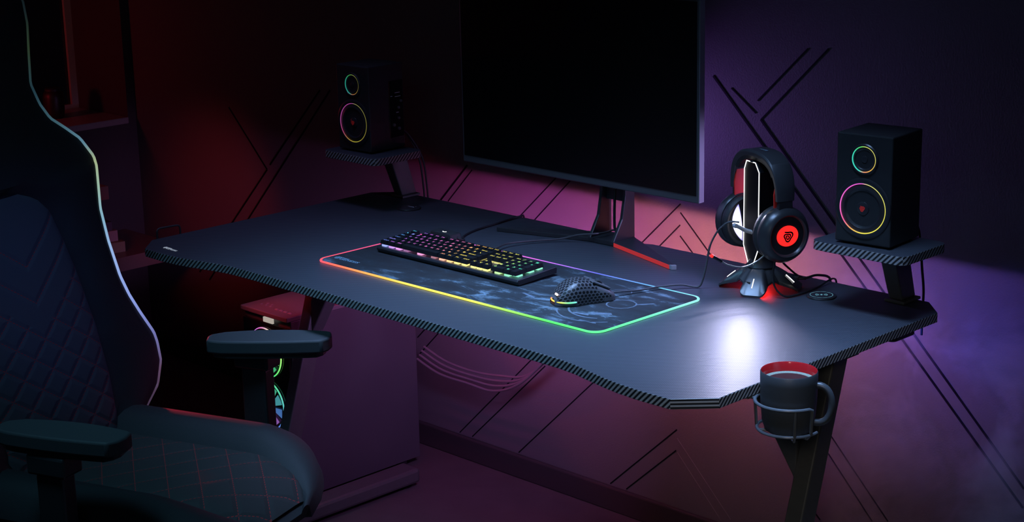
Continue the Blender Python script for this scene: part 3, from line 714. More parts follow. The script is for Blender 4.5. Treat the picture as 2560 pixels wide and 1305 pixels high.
hd = thing('headset', 'black gaming headset with red glowing ear cups hanging on the stand', 'headset', (HC[0], HC[1], DZ + .12), HA)
def band_pt(s, wid, top, low):      # s in [-1,1] around the arch
    a = PI / 2 * (1 - s); return (wid * math.cos(a) * 1., top - low + low * math.sin(a) ** .9 if True else 0)
b = MB(); b.M = HM; rowsB = []
for k in range(41):
    s = lerp(-1, 1, k / 40); a = PI * (1 - (s + 1) / 2)
    ca, sa = math.cos(a), max(0, math.sin(a))
    ex = math.copysign(abs(ca) ** .72, ca); ez = sa ** .8
    wo, wi = .084, .073
    lo = .186; ho = .086; hi_ = .074
    nh = lerp(.024, .019, abs(s) ** 2)
    row = [(wo * ex, -nh * .85, lo + ho * ez), (wo * ex * 1.0, nh * .85, lo + ho * ez), (wo * ex * .985, nh, lo + (ho - .004) * ez), (wi * ex, nh * .9, lo + hi_ * ez), (wi * ex, -nh * .9, lo + hi_ * ez), (wo * ex * .985, -nh, lo + (ho - .004) * ez)]
    rowsB.append(row)
o_ = b.grid(rowsB, close_u=True)
for kk in (0, 40):
    f = [o_ + kk * 6 + q for q in range(6)]; b.f.append(f); b.mi.append(0); b.sm.append(False)
b.build('headband', mat('headband_shell', (.05, .05, .055), .38), hd, bevel=.001)
b = MB(); b.M = HM; rowsB = []
for k in range(25):
    s = lerp(-.62, .62, k / 24); a = PI * (1 - (s + 1) / 2); ca, sa = math.cos(a), math.sin(a)
    ex = math.copysign(abs(ca) ** .72, ca); ez = sa ** .8
    rowsB.append([(.074 * ex, -.020, .186 + .0745 * ez), (.074 * ex, .020, .186 + .0745 * ez), (.067 * ex, .017, .186 + .067 * ez), (.067 * ex, -.017, .186 + .067 * ez)])
o_ = b.grid(rowsB, close_u=True)
for kk in (0, 24): b.f.append([o_ + kk * 4 + q for q in range(4)]); b.mi.append(0); b.sm.append(False)
b.build('band_pad', M_fabric, hd)
for sg in (-1, 1):
    b = MB(); b.M = HM
    b.prism([(-.017, .150), (.017, .150), (.019, .198), (.012, .232), (-.012, .232), (-.019, .198)], 0, .0035, M=T(sg * (.0715 if sg < 0 else .0680), 0, 0) @ Matrix(((0, 0, 1, 0), (1, 0, 0, 0), (0, 1, 0, 0), (0, 0, 0, 1))))
    tag(b.build('slider', M_red, hd, bevel=.001), 'red inner slider plate of the band')
    b = MB(); b.M = HM; b.box((sg * .078 - .004, -.0165, .145), (sg * .078 + .006, .0165, .200), taper=.9); b.build('yoke', M_satin, hd, bevel=.002)
    # cup: axis along the band width, pointing out
    CM = T(sg * .046, 0, .1215) @ RY(sg * PI / 2) @ (Matrix.Diagonal((1.08, 1.08, 1, 1)))
    b = MB(); b.M = HM
    b.lathe([(.0, .0040), (.0385, .0040), (.041, .001), (.0445, .0), (.0485, .006), (.0485, .014), (.045, .019), (.030, .0195)], 44, M=CM); cu = b.build('ear_cushion', M_fabric, hd)
    b = MB(); b.M = HM
    b.lathe([(.030, .019), (.0475, .019), (.0505, .024), (.0500, .034), (.0455, .043), (.0405, .0485), (.0375, .0495), (.0345, .0465), (.0335, .0440), (.0, .0440)], 56, M=CM)
    sh = b.build('ear_cup', mat('cup_shell', (.028, .028, .031), .32), hd)
    b = MB(); b.M = HM; b.lathe([(0, .0441), (.0205, .0441), (.0205, .0452), (0, .0453)], 40, M=CM @ Matrix.Diagonal((.90, 1.06, 1, 1))); b.build('glow_disc', emis('cup_red', (1, .018, .015), 1.3), sh)
    b = MB(); b.M = HM; emblem(b, T(sg * (.046 + .0456), 0, .120) @ Matrix(((0, 0, 1, 0), (1 if sg > 0 else -1, 0, 0, 0), (0, 1, 0, 0), (0, 0, 0, 1))), .0125, wd=.25); b.build('emblem', M_gloss, sh)
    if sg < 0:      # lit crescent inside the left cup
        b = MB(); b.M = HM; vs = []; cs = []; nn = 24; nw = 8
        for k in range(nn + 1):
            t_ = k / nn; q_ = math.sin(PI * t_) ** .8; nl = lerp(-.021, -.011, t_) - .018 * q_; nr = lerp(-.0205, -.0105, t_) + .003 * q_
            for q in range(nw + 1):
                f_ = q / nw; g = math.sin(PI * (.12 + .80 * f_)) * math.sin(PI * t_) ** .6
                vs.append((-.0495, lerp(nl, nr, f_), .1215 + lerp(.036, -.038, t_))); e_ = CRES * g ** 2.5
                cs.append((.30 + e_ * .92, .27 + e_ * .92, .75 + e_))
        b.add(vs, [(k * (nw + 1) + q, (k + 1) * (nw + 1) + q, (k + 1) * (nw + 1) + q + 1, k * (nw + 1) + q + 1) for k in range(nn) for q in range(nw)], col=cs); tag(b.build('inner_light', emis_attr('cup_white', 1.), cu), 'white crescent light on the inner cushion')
b = MB(); b.M = HM; b.tube(spline([(.074, -.036, .089), (.068, -.052, .074), (.060, -.078, .064), (.053, -.105, .070), (.050, -.120, .079)], 8), .0017, 10); mic = b.build('mic_boom', mat('boom_gloss', (.25, .25, .25), .2, metal=.5), hd)
b = MB(); b.M = HM; b.tube([(.050, -.119, .0785), (.0498, -.128, .084), (.0495, -.138, .0905)], .0032, 12); b.build('mic_capsule', M_gloss, mic)
b = MB(); b.M = HM; b.tube([(.0495, -.138, .0905), (.0494, -.1415, .0928)], .0034, 12); tag(b.build('mic_tip', emis('mic_red', (1, .03, .02), .9), mic), 'red microphone tip')
b = MB(); b.M = HM; text(b, 'GENESIS', T(.004, .0, .2733) @ RX(0) @ RZ(PI / 2 * 0) @ T(-.006, -.006, 0), w=.024, h=.006); b.build('band_mark', M_printb, hd)
b = MB(); b.tube(spline([(1.318, .700, DZ + .075), (1.317, .695, DZ + .045), (1.320, .700, DZ + .02), (1.332, .712, DZ + .004), (1.340, .735, DZ + .0025), (1.342, .775, DZ + .0025), (1.338, .815, DZ + .0025), (1.335, .850, DZ + .007), (1.333, .872, DZ + .0055), (1.333, .880, DZ - .006), (1.333, .884, DZ - .05)], 8), .0018, 8)
tag(b.build('cable', M_cable, hd), 'black headset cable looping behind the stand')
b = MB(); b.tube(spline([(1.272, .800, DZ + .012), (1.30, .815, DZ + .012), (1.312, .835, DZ + .016), (1.316, .850, DZ + .014), (1.318, .872, DZ + .007), (1.318, .881, DZ - .006), (1.318, .886, DZ - .05)], 8), .0024, 8); b.tube([(1.274, .802, DZ + .012), (1.292, .811, DZ + .0125)], .0055, 10)
b.tube(spline([(1.262, .80, DZ + .04), (1.268, .815, DZ + .025), (1.276, .828, DZ + .012), (1.29, .838, DZ + .004)], 6), .002, 8)
tag(b.build('cable', M_cable, hs), 'black plug cable behind the stand')

# ------------------------------------------------------------------ charger and grommet
ch = thing('wireless_charger', 'round black wireless charger with a glowing bolt sign near the right shelf', 'charger', (1.377, .768, DZ))
CT = T(1.377, .768, DZ)
b = MB(); b.M = CT; b.lathe([(.0275, 0), (.0285, .0012), (.0275, .0028), (.025, .0034), (0, .0034)], 48); b.build('disc', M_satin, ch)
M_cy = emis('charger_cyan', (.22, .62, .8), .6)
b = MB(); b.M = CT @ T(0, 0, .0036) @ RZ(math.radians(-45 + 90))
b.M = CT @ T(0, 0, .0036) @ RZ(math.radians(40))
def flat_arc(R, a0, a1, wd, n=16):
    P = [math.radians(lerp(a0, a1, k / n)) for k in range(n + 1)]
    b.add([(R * math.cos(a), R * math.sin(a), 0) for a in P] + [((R - wd) * math.cos(a), (R - wd) * math.sin(a), 0) for a in P], [(k, k + 1, n + 2 + k, n + 1 + k) for k in range(n)])
for k in range(12): flat_arc(.0218, k * 30 + 1, k * 30 + 28, .0009, 6)
b.add([(.0015, .006, 0), (-.0032, -.0006, 0), (-.0003, -.0006, 0), (-.0015, -.006, 0), (.0032, .0008, 0), (.0003, .0008, 0)], [(0, 1, 2, 5), (5, 2, 3, 4)])
for R_ in (.0065, .009, .0115):
    flat_arc(R_, -38, 38, .0009, 8); flat_arc(R_, 142, 218, .0009, 8)
b.build('bolt_sign', M_cy, ch)
gr = thing('cable_grommet', 'round dark cover with small print beside the far left shelf', 'grommet', (.208, .758, DZ))
b = MB(); b.M = T(.208, .758, DZ); b.lathe([(.0275, 0), (.0285, .0012), (.0275, .0028), (.025, .0034), (0, .0034)], 48); b.build('disc', M_satin, gr)
b = MB(); b.M = T(.208, .758, DZ + .0036); b.box((-.010, .004, 0), (.012, .0056, .0002)); b.build('print', M_white, gr)
b = MB(); b.M = T(.208, .758, DZ + .0036); b.lathe([(.0012, 0), (.0012, .0002)], 10, M=T(.010, .013, 0)); b.build('print', M_white, gr)

# ------------------------------------------------------------------ mug
mg_o = thing('mug', 'matte dark mug with a red inside full of coffee in the wire holder', 'mug', (MX, MY, .6835))
b = MB(); b.M = T(MX, MY, .6835); H = .1015
b.lathe([(0, 0), (.034, 0), (.038, .003), (.0425, .018), (.0452, .05), (.0462, .085), (.0462, H - .002), (.0450, H), (.0438, H - .002), (.0432, .08), (.041, .03), (.034, .008), (0, .008)], 64, mis=[0] * 7 + [1] * 5)
b.build('body', [mat('mug_matte', (.045, .05, .055), .42, bump=.05, bscale=800), mat('mug_red_glaze', (.5, .015, .02), .12)], mg_o)
hx = Vector((.70, .71, 0)); b = MB()      # handle
hpts = []
for k in range(19):
    a = math.radians(lerp(92, -92, k / 18)); rr = .0455 + .0235 * max(0, math.cos(a)) ** .8; z = .048 + .0315 * math.sin(a)
    hpts.append((MX + .9848 * rr * .8192 * 0 + rr * math.cos(math.radians(28)), MY + rr * math.sin(math.radians(28)), .6835 + z))
b.tube([(MX + .040 * math.cos(math.radians(28)), MY + .040 * math.sin(math.radians(28)), .6835 + .0795)] + hpts + [(MX + .040 * math.cos(math.radians(28)), MY + .040 * math.sin(math.radians(28)), .6835 + .0165)], .0058, 14)
b.build('handle', mat('mug_handle', (.045, .05, .055), .35), mg_o)
b = MB(); b.M = T(MX, MY, .6835); b.lathe([(0, .0845), (.036, .0845), (.0375, .085), (.0425, .0858)], 48, mis=[0, 1, 1], cap=False)
m_foam = mat('coffee_foam', (.20, .24, .18), .8, noise=.5, nscale=420, bump=.3, bscale=500)
b.build('coffee', [mat('coffee_liquid', (.05, .018, .018), .45, spec=.12), m_foam], mg_o)

DZ = .755
# ------------------------------------------------------------------ gaming chair
CC = Vector((.55, -.20, 0)); CA = math.radians(20); CM_ = T(*CC) @ RZ(CA)     # local +x = where the seat faces
chair = thing('gaming_chair', 'dark quilted gaming chair with a glowing edge along its tall back', 'chair', CC, CA)
OUTL = [(.455, .12), (.473, .192), (.48, .235), (.519, .299), (.562, .327), (.60, .330), (.622, .327), (.672, .30), (.714, .280), (.756, .267), (.832, .259), (.898, .260), (.952, .274), (.98, .281), (1.0, .280), (1.041, .253), (1.07, .215), (1.093, .182), (1.124, .163), (1.165, .152), (1.22, .168), (1.277, .186), (1.32, .19), (1.37, .172), (1.40, .13), (1.415, .07)]
INN = [(.455, .155), (.502, .165), (.583, .172), (.674, .170), (.792, .154), (.86, .14), (.923, .121), (.955, .09), (.975, .03)]
t12 = math.radians(12); NB = Vector((math.cos(t12), 0, math.sin(t12)))
def bp_(v, z, d): return Vector((-.2 - (z - .48) * math.tan(t12), v, z)) + NB * d
m_q, t, bs = nt('quilted_fabric')
tc = ND(t, 'ShaderNodeTexCoord'); sp = ND(t, 'ShaderNodeSeparateXYZ'); t.links.new(tc.outputs['UV'], sp.inputs[0])
vv, zz = sp.outputs[0], sp.outputs[1]; av = MATH(t, 'ABSOLUTE', vv)
cV = MATH(t, 'SUBTRACT', zz, MATH(t, 'MULTIPLY', av, .72))
cA = MATH(t, 'SUBTRACT', zz, MATH(t, 'MULTIPLY', vv, .72)); cB = MATH(t, 'ADD', zz, MATH(t, 'MULTIPLY', vv, .72))
def line_at(x, pos, wd): return MATH(t, 'LESS_THAN', MATH(t, 'ABSOLUTE', MATH(t, 'SUBTRACT', x, pos)), wd)
def dist_at(x, pos): return MATH(t, 'ABSOLUTE', MATH(t, 'SUBTRACT', x, pos))
def fam(x, per):
    f_ = MATH(t, 'FRACT', MATH(t, 'ADD', MATH(t, 'DIVIDE', MATH(t, 'SUBTRACT', x, .70), per), 100.5))
    return MATH(t, 'MULTIPLY', MATH(t, 'ABSOLUTE', MATH(t, 'SUBTRACT', f_, .5)), per)
low = MATH(t, 'LESS_THAN', cV, .712)
dl = MATH(t, 'MINIMUM', fam(cA, .058), fam(cB, .058))
dl = MATH(t, 'ADD', dl, MATH(t, 'MULTIPLY', MATH(t, 'SUBTRACT', 1., low), 1.))
dv = MATH(t, 'MINIMUM', dist_at(cV, .84), dist_at(cV, .77))
dall = MATH(t, 'MINIMUM', dl, dv)
dash = MATH(t, 'GREATER_THAN', MATH(t, 'SINE', MATH(t, 'MULTIPLY', zz, 1300.)), -.35)
stitch = MATH(t, 'MULTIPLY', MATH(t, 'LESS_THAN', dall, .00085), dash)
mx = ND(t, 'ShaderNodeMix', data_type='RGBA'); mx.inputs['A'].default_value = (.055, .056, .066, 1); mx.inputs['B'].default_value = (.42, .02, .02, 1)
t.links.new(stitch, mx.inputs['Factor']); t.links.new(mx.outputs['Result'], bs.inputs['Base Color']); bs.inputs['Roughness'].default_value = .8
hmap = ND(t, 'ShaderNodeMapRange'); hmap.interpolation_type = 'SMOOTHSTEP'; hmap.inputs['From Max'].default_value = .012; t.links.new(dall, hmap.inputs['Value'])
nz = ND(t, 'ShaderNodeTexNoise'); nz.inputs['Scale'].default_value = 900; t.links.new(tc.outputs['Object'], nz.inputs['Vector'])
hh = MATH(t, 'ADD', hmap.outputs[0], MATH(t, 'MULTIPLY', nz.outputs['Fac'], .12))
bpn = ND(t, 'ShaderNodeBump'); bpn.inputs['Strength'].default_value = .38; bpn.inputs['Distance'].default_value = .004
t.links.new(hh, bpn.inputs['Height']); t.links.new(bpn.outputs['Normal'], bs.inputs['Normal'])
M_bol = mat('bolster_leather', (.010, .011, .013), .7, bump=.2, bscale=500)
CMI = CM_.inverted()
ZS = [lerp(.456, 1.414, (k / 72)) for k in range(73)]
def seat_uv(c, p): l = CMI @ c; return (l.y, l.z)
backm = MB(); backm.M = CM_; rowsC = []
for z in ZS:
    hw = interp(OUTL, z); iw = min(interp(INN, z) if z < .975 else .02, hw * .85); row = []
    NV = 28
    for k in range(NV + 1):
        v = lerp(-hw, hw, k / NV); a = abs(v)
        if a <= iw and z < .975: d = -.004
        else:
            q = min(1, (a - iw) / max(1e-4, hw - iw)); d = -.002 + .016 * max(0, math.sin(PI * q)) ** .7
            if z > .975: d = -.002 + .014 * max(0, 1 - (a / hw) ** 2)
        row.append(bp_(v, z, d))
    for k in range(NV - 1, 0, -1):
        v = lerp(-hw, hw, k / NV); row.append(bp_(v, z, -.034 - .035 * max(0, 1 - (v / hw) ** 2) ** .6))
    rowsC.append(row)
o_ = backm.grid(rowsC, close_u=True); m_ = len(rowsC[0])
for kk in (0, len(rowsC) - 1): backm.f.append([o_ + kk * m_ + q for q in range(m_)]); backm.mi.append(0); backm.sm.append(True)
back = backm.build('backrest', M_bol, chair)
qp = MB(); qp.M = CM_; rowsQ = []
for z in [lerp(.47, .972, k / 44) for k in range(45)]:
    iw = interp(INN, z) - .001; row = []
    for k in range(21):
        v = lerp(-iw, iw, k / 20); edge = max(0, 1 - abs(v / iw) ** 6)
        row.append(bp_(v, z, -.006 + (.013 + .005 * (1 - (v / iw) ** 2)) * edge ** .5))
    rowsQ.append(row)
qp.grid(rowsQ); qp.build('quilted_panel', m_q, back, uvf=seat_uv)
PIP = [(.46, (.02, .02, .04)), (.55, (.10, .05, .10)), (.62, (.16, .17, .42)), (.70, (.25, .33, .75)), (.80, (.30, .44, .78)), (.88, (.22, .42, .55)), (.94, (.30, .46, .36)), (.99, (.36, .44, .24)), (1.03, (.10, .22, .30)), (1.08, (.04, .10, .13)), (1.15, (.012, .035, .05)), (1.23, (.02, .035, .015)), (1.3, (.006, .012, .014)), (1.4, (0, 0, 0))]  # glow dims towards the top, a darkening put into the colours
for sg in (1, -1):
    pth, cl = [], []
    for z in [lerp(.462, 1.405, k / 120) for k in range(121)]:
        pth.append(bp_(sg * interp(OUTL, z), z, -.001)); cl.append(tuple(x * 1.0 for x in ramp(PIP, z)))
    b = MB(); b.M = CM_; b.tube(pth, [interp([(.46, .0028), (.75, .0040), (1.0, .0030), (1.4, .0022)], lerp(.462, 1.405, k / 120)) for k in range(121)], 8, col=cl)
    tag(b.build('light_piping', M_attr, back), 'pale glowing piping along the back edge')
# seat
sm_ = MB(); sm_.M = CM_; rowsS = []
def hwid(uu): return .262 if uu < .06 else .262 * max(.0, 1 - ((uu - .06) / .245) ** 3.2) ** .5
US = [-.24 + .5395 * (k / 36) for k in range(37)]
def stop_z(uu, q):
    bol = .040 * max(0, math.sin(PI * min(1, max(0, (abs(q) - .50) / .48)))) ** .7 if abs(q) > .5 else 0
    front = -.055 * max(0, (uu - .12) / .18) ** 2.2
    return .468 + bol * (1 - .75 * max(0, (uu - .12) / .18)) + front - .02 * max(0, abs(q) - .93) / .07
for uu in US:
    hw = max(.02, hwid(uu)); row = []
    for k in range(25):
        q = lerp(-1, 1, k / 24); row.append((uu, q * hw, stop_z(uu, q)))
    for k in range(23, 0, -1):
        q = lerp(-1, 1, k / 24); row.append((uu * .97, q * hw * .94, .375 + .02 * max(0, (uu - .1) / .2)))
    rowsS.append(row)
o_ = sm_.grid(rowsS, close_u=True); m_ = len(rowsS[0])
for kk in (0, len(rowsS) - 1): sm_.f.append([o_ + kk * m_ + q for q in range(m_)]); sm_.mi.append(0); sm_.sm.append(True)
seat = sm_.build('seat', M_bol, chair)
m_q2, t, bs = nt('quilted_seat'); tc = ND(t, 'ShaderNodeTexCoord'); sp = ND(t, 'ShaderNodeSeparateXYZ'); t.links.new(tc.outputs['UV'], sp.inputs[0])
cA = MATH(t, 'SUBTRACT', sp.outputs[0], MATH(t, 'MULTIPLY', sp.outputs[1], .8)); cB = MATH(t, 'ADD', sp.outputs[0], MATH(t, 'MULTIPLY', sp.outputs[1], .8))
dall = MATH(t, 'MINIMUM', fam(cA, .075), fam(cB, .075))
dash = MATH(t, 'GREATER_THAN', MATH(t, 'SINE', MATH(t, 'MULTIPLY', sp.outputs[0], 1300.)), -.35)
stitch = MATH(t, 'MULTIPLY', MATH(t, 'LESS_THAN', dall, .0009), dash)
mx = ND(t, 'ShaderNodeMix', data_type='RGBA'); mx.inputs['A'].default_value = (.024, .024, .024, 1); mx.inputs['B'].default_value = (.42, .02, .02, 1)
t.links.new(stitch, mx.inputs['Factor']); t.links.new(mx.outputs['Result'], bs.inputs['Base Color']); bs.inputs['Roughness'].default_value = .8
hmap = ND(t, 'ShaderNodeMapRange'); hmap.interpolation_type = 'SMOOTHSTEP'; hmap.inputs['From Max'].default_value = .012; t.links.new(dall, hmap.inputs['Value'])
bpn = ND(t, 'ShaderNodeBump'); bpn.inputs['Strength'].default_value = .45; bpn.inputs['Distance'].default_value = .004; t.links.new(hmap.outputs[0], bpn.inputs['Height']); t.links.new(bpn.outputs['Normal'], bs.inputs['Normal'])
qp = MB(); qp.M = CM_; rowsQ = []
for k in range(31):
    uu = lerp(-.2, .285, k / 30); hw = hwid(uu) * .54; row = []
    for q in range(17):
        s = lerp(-1, 1, q / 16); e_ = max(0, 1 - abs(s) ** 6); row.append((uu + .003, s * hw, stop_z(uu, s * .5) + .002 + .010 * e_ ** .5 - (.006 if k in (0, 30) else 0)))
    rowsQ.append(row)
qp.grid(rowsQ); qp.build('quilted_panel', m_q2, seat, uvf=lambda c, p: tuple((CMI @ c)[:2]))
# arms: pads are swivelled independently, as in the photo
M_pad = mat('arm_pad', (.055, .057, .062), .62, spec=.3, bump=.08, bscale=500)
def arm(px, py, rot, vloc):
    ax = bpy.data.objects.new('armrest', None); COL.objects.link(ax); ax.matrix_basis = T(px, py, .62); put(ax, chair)
    L, Wd = .245, .084
    pts = []
    for k in range(13):
        q = k / 12; pts.append((lerp(-L / 2 + .014, L / 2 - .012, q), -Wd / 2 + .006 * (2 * q - 1) ** 2 + (.004 if q == 0 else 0)))
    pts += [(L / 2, -Wd / 2 + .022), (L / 2 + .004, 0), (L / 2, Wd / 2 - .018)]
    for k in range(13):
        q = 1 - k / 12; pts.append((lerp(-L / 2 + .03, L / 2 - .012, q), Wd / 2 - .012 * (2 * q - 1) ** 2))
    pts += [(-L / 2 + .004, Wd / 2 - .028), (-L / 2, 0), (-L / 2 + .002, -Wd / 2 + .016)]
    b = MB(); b.M = T(px, py, 0) @ RZ(rot); b.prism(pts, .632, .66, smooth=True); b.build('arm_pad', M_pad, ax, bevel=.0045, bseg=3)
    b = MB(); b.M = T(px, py, 0) @ RZ(rot); b.prism([(x * .9, y * .86) for x, y in pts], .622, .633); b.build('pad_base', M_blackpl, ax, bevel=.002)
    b = MB(); b.M = CM_; s = 1 if vloc > 0 else -1
    for z0_, z1_, hx_, hy_ in ((.345, .585, .0285, .018), (.585, .622, .040, .026)):
        b.box((.037 - hx_, vloc - hy_, z0_), (.037 + hx_, vloc + hy_, z1_))
    b.box((.010, min(vloc, s * .12), .345), (.064, max(vloc, s * .12), .368))
    b.build('arm_post', M_satin, ax, bevel=.005)
arm(.526, .099, math.radians(43), .306)
arm(.70, -.47, math.radians(25), -.318)
b = MB(); b.M = CM_
for s in (1, -1): b.tube(spline([(-.10, s * .20, .36), (-.22, s * .205, .38), (-.255, s * .215, .46), (-.262, s * .2, .54)], 6), .013, 10, flat=.5)
b.build('recline_bracket', M_steel, chair)
b = MB(); b.M = CM_; b.box((-.15, -.14, .35), (.12, .14, .376)); b.lathe([(.028, .10), (.028, .25), (.02, .252), (.02, .352)], 24); b.build('gas_lift', M_steel, chair, bevel=.003)
for k in range(5):
    a = 2 * PI * k / 5 + .3; b = MB(); b.M = CM_ @ RZ(a)
    b.add([(.02, -.03, .085), (.02, .03, .085), (.30, .02, .075), (.30, -.02, .075), (.02, -.03, .135), (.02, .03, .135), (.30, .02, .098), (.30, -.02, .098)], [(0, 1, 2, 3), (7, 6, 5, 4), (0, 3, 7, 4), (1, 5, 6, 2), (0, 4, 5, 1), (3, 2, 6, 7)])
    o = b.build('base_leg', M_blackpl, chair, bevel=.006)
    b = MB(); b.M = CM_ @ RZ(a) @ T(.29, 0, .0375); b.M = b.M @ RX(PI / 2)
    for z in (-.022, .006): b.lathe([(.030, z), (.0375, z + .004), (.0375, z + .012), (.030, z + .016)], 24)
    b.tube([(0, 0, -.01), (0, 0, .01)], .008, 10); b.tube([(0, .0, 0), (0, .045, 0)], .008, 10); b.build('caster', M_rubber, o)

# ------------------------------------------------------------------ PC tower
pc = thing('computer_tower', 'black computer tower with glowing fans under the left end of the desk', 'computer', (-.102, .75, 0))
X0, X1, Y0, Y1, ZT = -.195, -.010, .545, .955, .490
b = MB(); b.box((X0, Y0 + .012, .022), (X1, Y1, ZT - .012)); b.build('case', mat('pc_side', (.075, .072, .08), .4, noise=.1, nscale=8), pc, bevel=.002)
b = MB(); b.box((X0, Y0, ZT - .012), (X1 + .001, Y1, ZT)); tp = b.build('top_panel', mat('pc_top', (.16, .15, .15), .32), pc, bevel=.002)
for k in range(5): b = MB(); b.box((X0 + .035 + k * .009, Y0 + .035 + (k % 2) * .012, ZT), (X0 + .039 + k * .009, Y0 + .041 + (k % 2) * .012, ZT + .0012)); b.build('port', M_silver, tp)
for k in range(4): b = MB(); b.box((X0 + .10 + k * .017, Y0 + .03, ZT), (X0 + .111 + k * .017, Y0 + .036, ZT + .0012)); b.build('port', M_silver, tp)
b = MB(); b.box((X0 + .004, Y0 + .004, .03), (X1 - .004, Y0 + .012, ZT - .03)); b.build('front_panel', M_gloss, pc)
FC = [(0, (.1, .85, .2)), (.2, (.5, .9, .2)), (.32, (.8, .9, .5)), (.45, (.8, .15, .6)), (.6, (.1, .2, .8)), (.8, (.1, .6, .5)), (1, (.1, .85, .2))]
for zc in (.115, .25, .385):
    b = MB(); b.M = T(-.1025, Y0 + .002, zc) @ RX(PI / 2); b.ring(.060, .0035, 48); fan = b.build('fan', M_blackpl, pc)
    b = MB(); b.M = T(-.1025, Y0 + .001, zc) @ RX(PI / 2)
    b.ring(.0615, .0022, 56, colf=lambda t_: ramp(FC, (t_ + zc * 3) % 1)); b.build('light_ring', M_attr, fan)
    b = MB(); b.M = T(-.1025, Y0 + .0035, zc) @ RX(PI / 2)
    for k in range(9):
        a = 2 * PI * k / 9; cl = ramp(FC, (k / 9 + zc * 3) % 1); cl = tuple(.5 * x for x in cl)
        b.add([(.018 * math.cos(a), .018 * math.sin(a), 0), (.055 * math.cos(a + .2), .055 * math.sin(a + .2), 0), (.055 * math.cos(a + .7), .055 * math.sin(a + .7), .004), (.018 * math.cos(a + .55), .018 * math.sin(a + .55), .003)], [(0, 1, 2, 3)], col=cl)
    b.build('blade', M_attr, fan)
    b = MB(); b.M = T(-.1025, Y0 + .004, zc) @ RX(PI / 2); b.lathe([(.018, 0), (.018, .006), (0, .0065)], 24); b.build('hub', M_blackpl, fan)
b = MB(); b.box((-.105, Y0 + .001, ZT - .026), (-.068, Y0 + .006, ZT - .014)); b.build('glow_bar', emis('pc_white', (1, .9, .78), .4), pc)  # added glowing bar where something shines inside the case front
for x in (X0 + .02, X1 - .02):
    for y in (Y0 + .05, Y1 - .05):
        b = MB(); b.lathe([(.014, 0), (.016, .022)], 16, M=T(x, y, 0)); b.build('foot', M_rubber, pc)
# cables slung under the desk
for k in range(4):
    za, zm, yo = .292 - .009 * k, .278 - .008 * k, -.0085 * k
    b = MB(); b.tube(spline([(-.02, .990 + yo, za + .02), (.06, .994 + yo, za - .004), (.16, .996 + yo, zm + .004), (.26, .994 + yo, zm + .015 - .003 * k), (.36, .985 + yo, .318 - .005 * k), (.46, .97 + yo, .395 - .003 * k), (.56, .95 + yo, .50), (.66, .93 + yo, .62), (.70, .92 + yo, .70)], 8), .0032, 8)
    tag(b.build('power_cable', mat('pvc_cable', (.16, .14, .15), .4)), 'thin cable slung in a bundle against the wall below the desk', 'cable', 'cables slung below the desk')

# ------------------------------------------------------------------ left wall shelf, books, jar
b = MB(); b.box((WX, .05, .362), (-1.12, 1.0, .405)); tag(b.build('wall_shelf', mat('shelf_dark', (.22, .16, .14), .35), bevel=.002), 'dark wooden ledge holding a stack of books below the window', 'shelf')
b = MB(); b.box((WX, .25, .565), (-1.20, .812, .606)); tag(b.build('wall_shelf', mat('shelf_dark_upper', (.3, .24, .22), .35), bevel=.002), 'short upper ledge on the wall, above the stack of books', 'shelf')
def book(cx, cy, z0_, th, w_, d_, rot, c, label):
    o = thing('book', label, 'book', (cx, cy, z0_), rot, 'books stacked on the ledge')
    b = MB(); b.M = T(cx, cy, z0_) @ RZ(rot); b.box((-w_ / 2, -d_ / 2, 0), (w_ / 2, d_ / 2, .002)); b.box((-w_ / 2, -d_ / 2, th - .002), (w_ / 2, d_ / 2, th)); b.box((w_ / 2 - .003, -d_ / 2, .002), (w_ / 2, d_ / 2, th - .002)); b.build('cover', mat('cover_' + label[:5], c, .5), o)
    b = MB(); b.M = T(cx, cy, z0_) @ RZ(rot); b.box((-w_ / 2 + .003, -d_ / 2 + .003, .002), (w_ / 2 - .003, d_ / 2 - .003, th - .002)); b.build('pages', mat('paper', (.4, .38, .34), .8), o)
book(-1.265, .745, .4055, .031, .15, .21, math.radians(-9), (.30, .28, .18), 'olive book at the bottom of the stack on the ledge')
book(-1.275, .735, .4372, .032, .14, .20, math.radians(-6), (.42, .36, .38), 'pale grey book in the middle of the stack on the ledge')
book(-1.285, .73, .4700, .026, .14, .19, math.radians(-8), (.08, .09, .14), 'dark navy book on top of the stack on the ledge')
jr = thing('jar', 'dark rounded jar standing on the window sill', 'jar', (-1.60, .885, .755))
b = MB(); b.M = T(-1.60, .885, .755); b.lathe([(0, 0), (.026, 0), (.030, .006), (.0325, .03), (.0325, .065), (.029, .080), (.024, .086)], 36); b.build('body', mat('jar_glaze', (.03, .012, .012), .4), jr)
b = MB(); b.M = T(-1.60, .885, .755); b.lathe([(.0245, .084), (.0245, .092), (.020, .096), (0, .097)], 30); b.build('lid', M_blackpl, jr)

# ------------------------------------------------------------------ lights
def aim(o, tgt):
    d = Vector(tgt) - o.location; o.rotation_euler = d.to_track_quat('-Z', 'Y').to_euler()
def area(name, loc, tgt, size, power, col, sy=None, spread=None):
    l = bpy.data.lights.new(name, 'AREA'); l.energy = power; l.color = col; l.size = size
    if sy: l.shape = 'RECTANGLE'; l.size_y = sy
    if spread: l.spread = math.radians(spread)
    o = bpy.data.objects.new(name, l); COL.objects.link(o); o.location = loc; aim(o, tgt); return o
def spot(name, loc, tgt, power, col, ang, blend=1., rad=.05):
    l = bpy.data.lights.new(name, 'SPOT'); l.energy = power; l.color = col; l.spot_size = math.radians(ang); l.spot_blend = blend; l.shadow_soft_size = rad
    o = bpy.data.objects.new(name, l); COL.objects.link(o); o.location = loc; aim(o, tgt); return o
spot('cool_room_lamp', (.75, -.95, 2.2), (.80, -.05, .70), 42, (.20, .62, .92), 58, 1., .25)
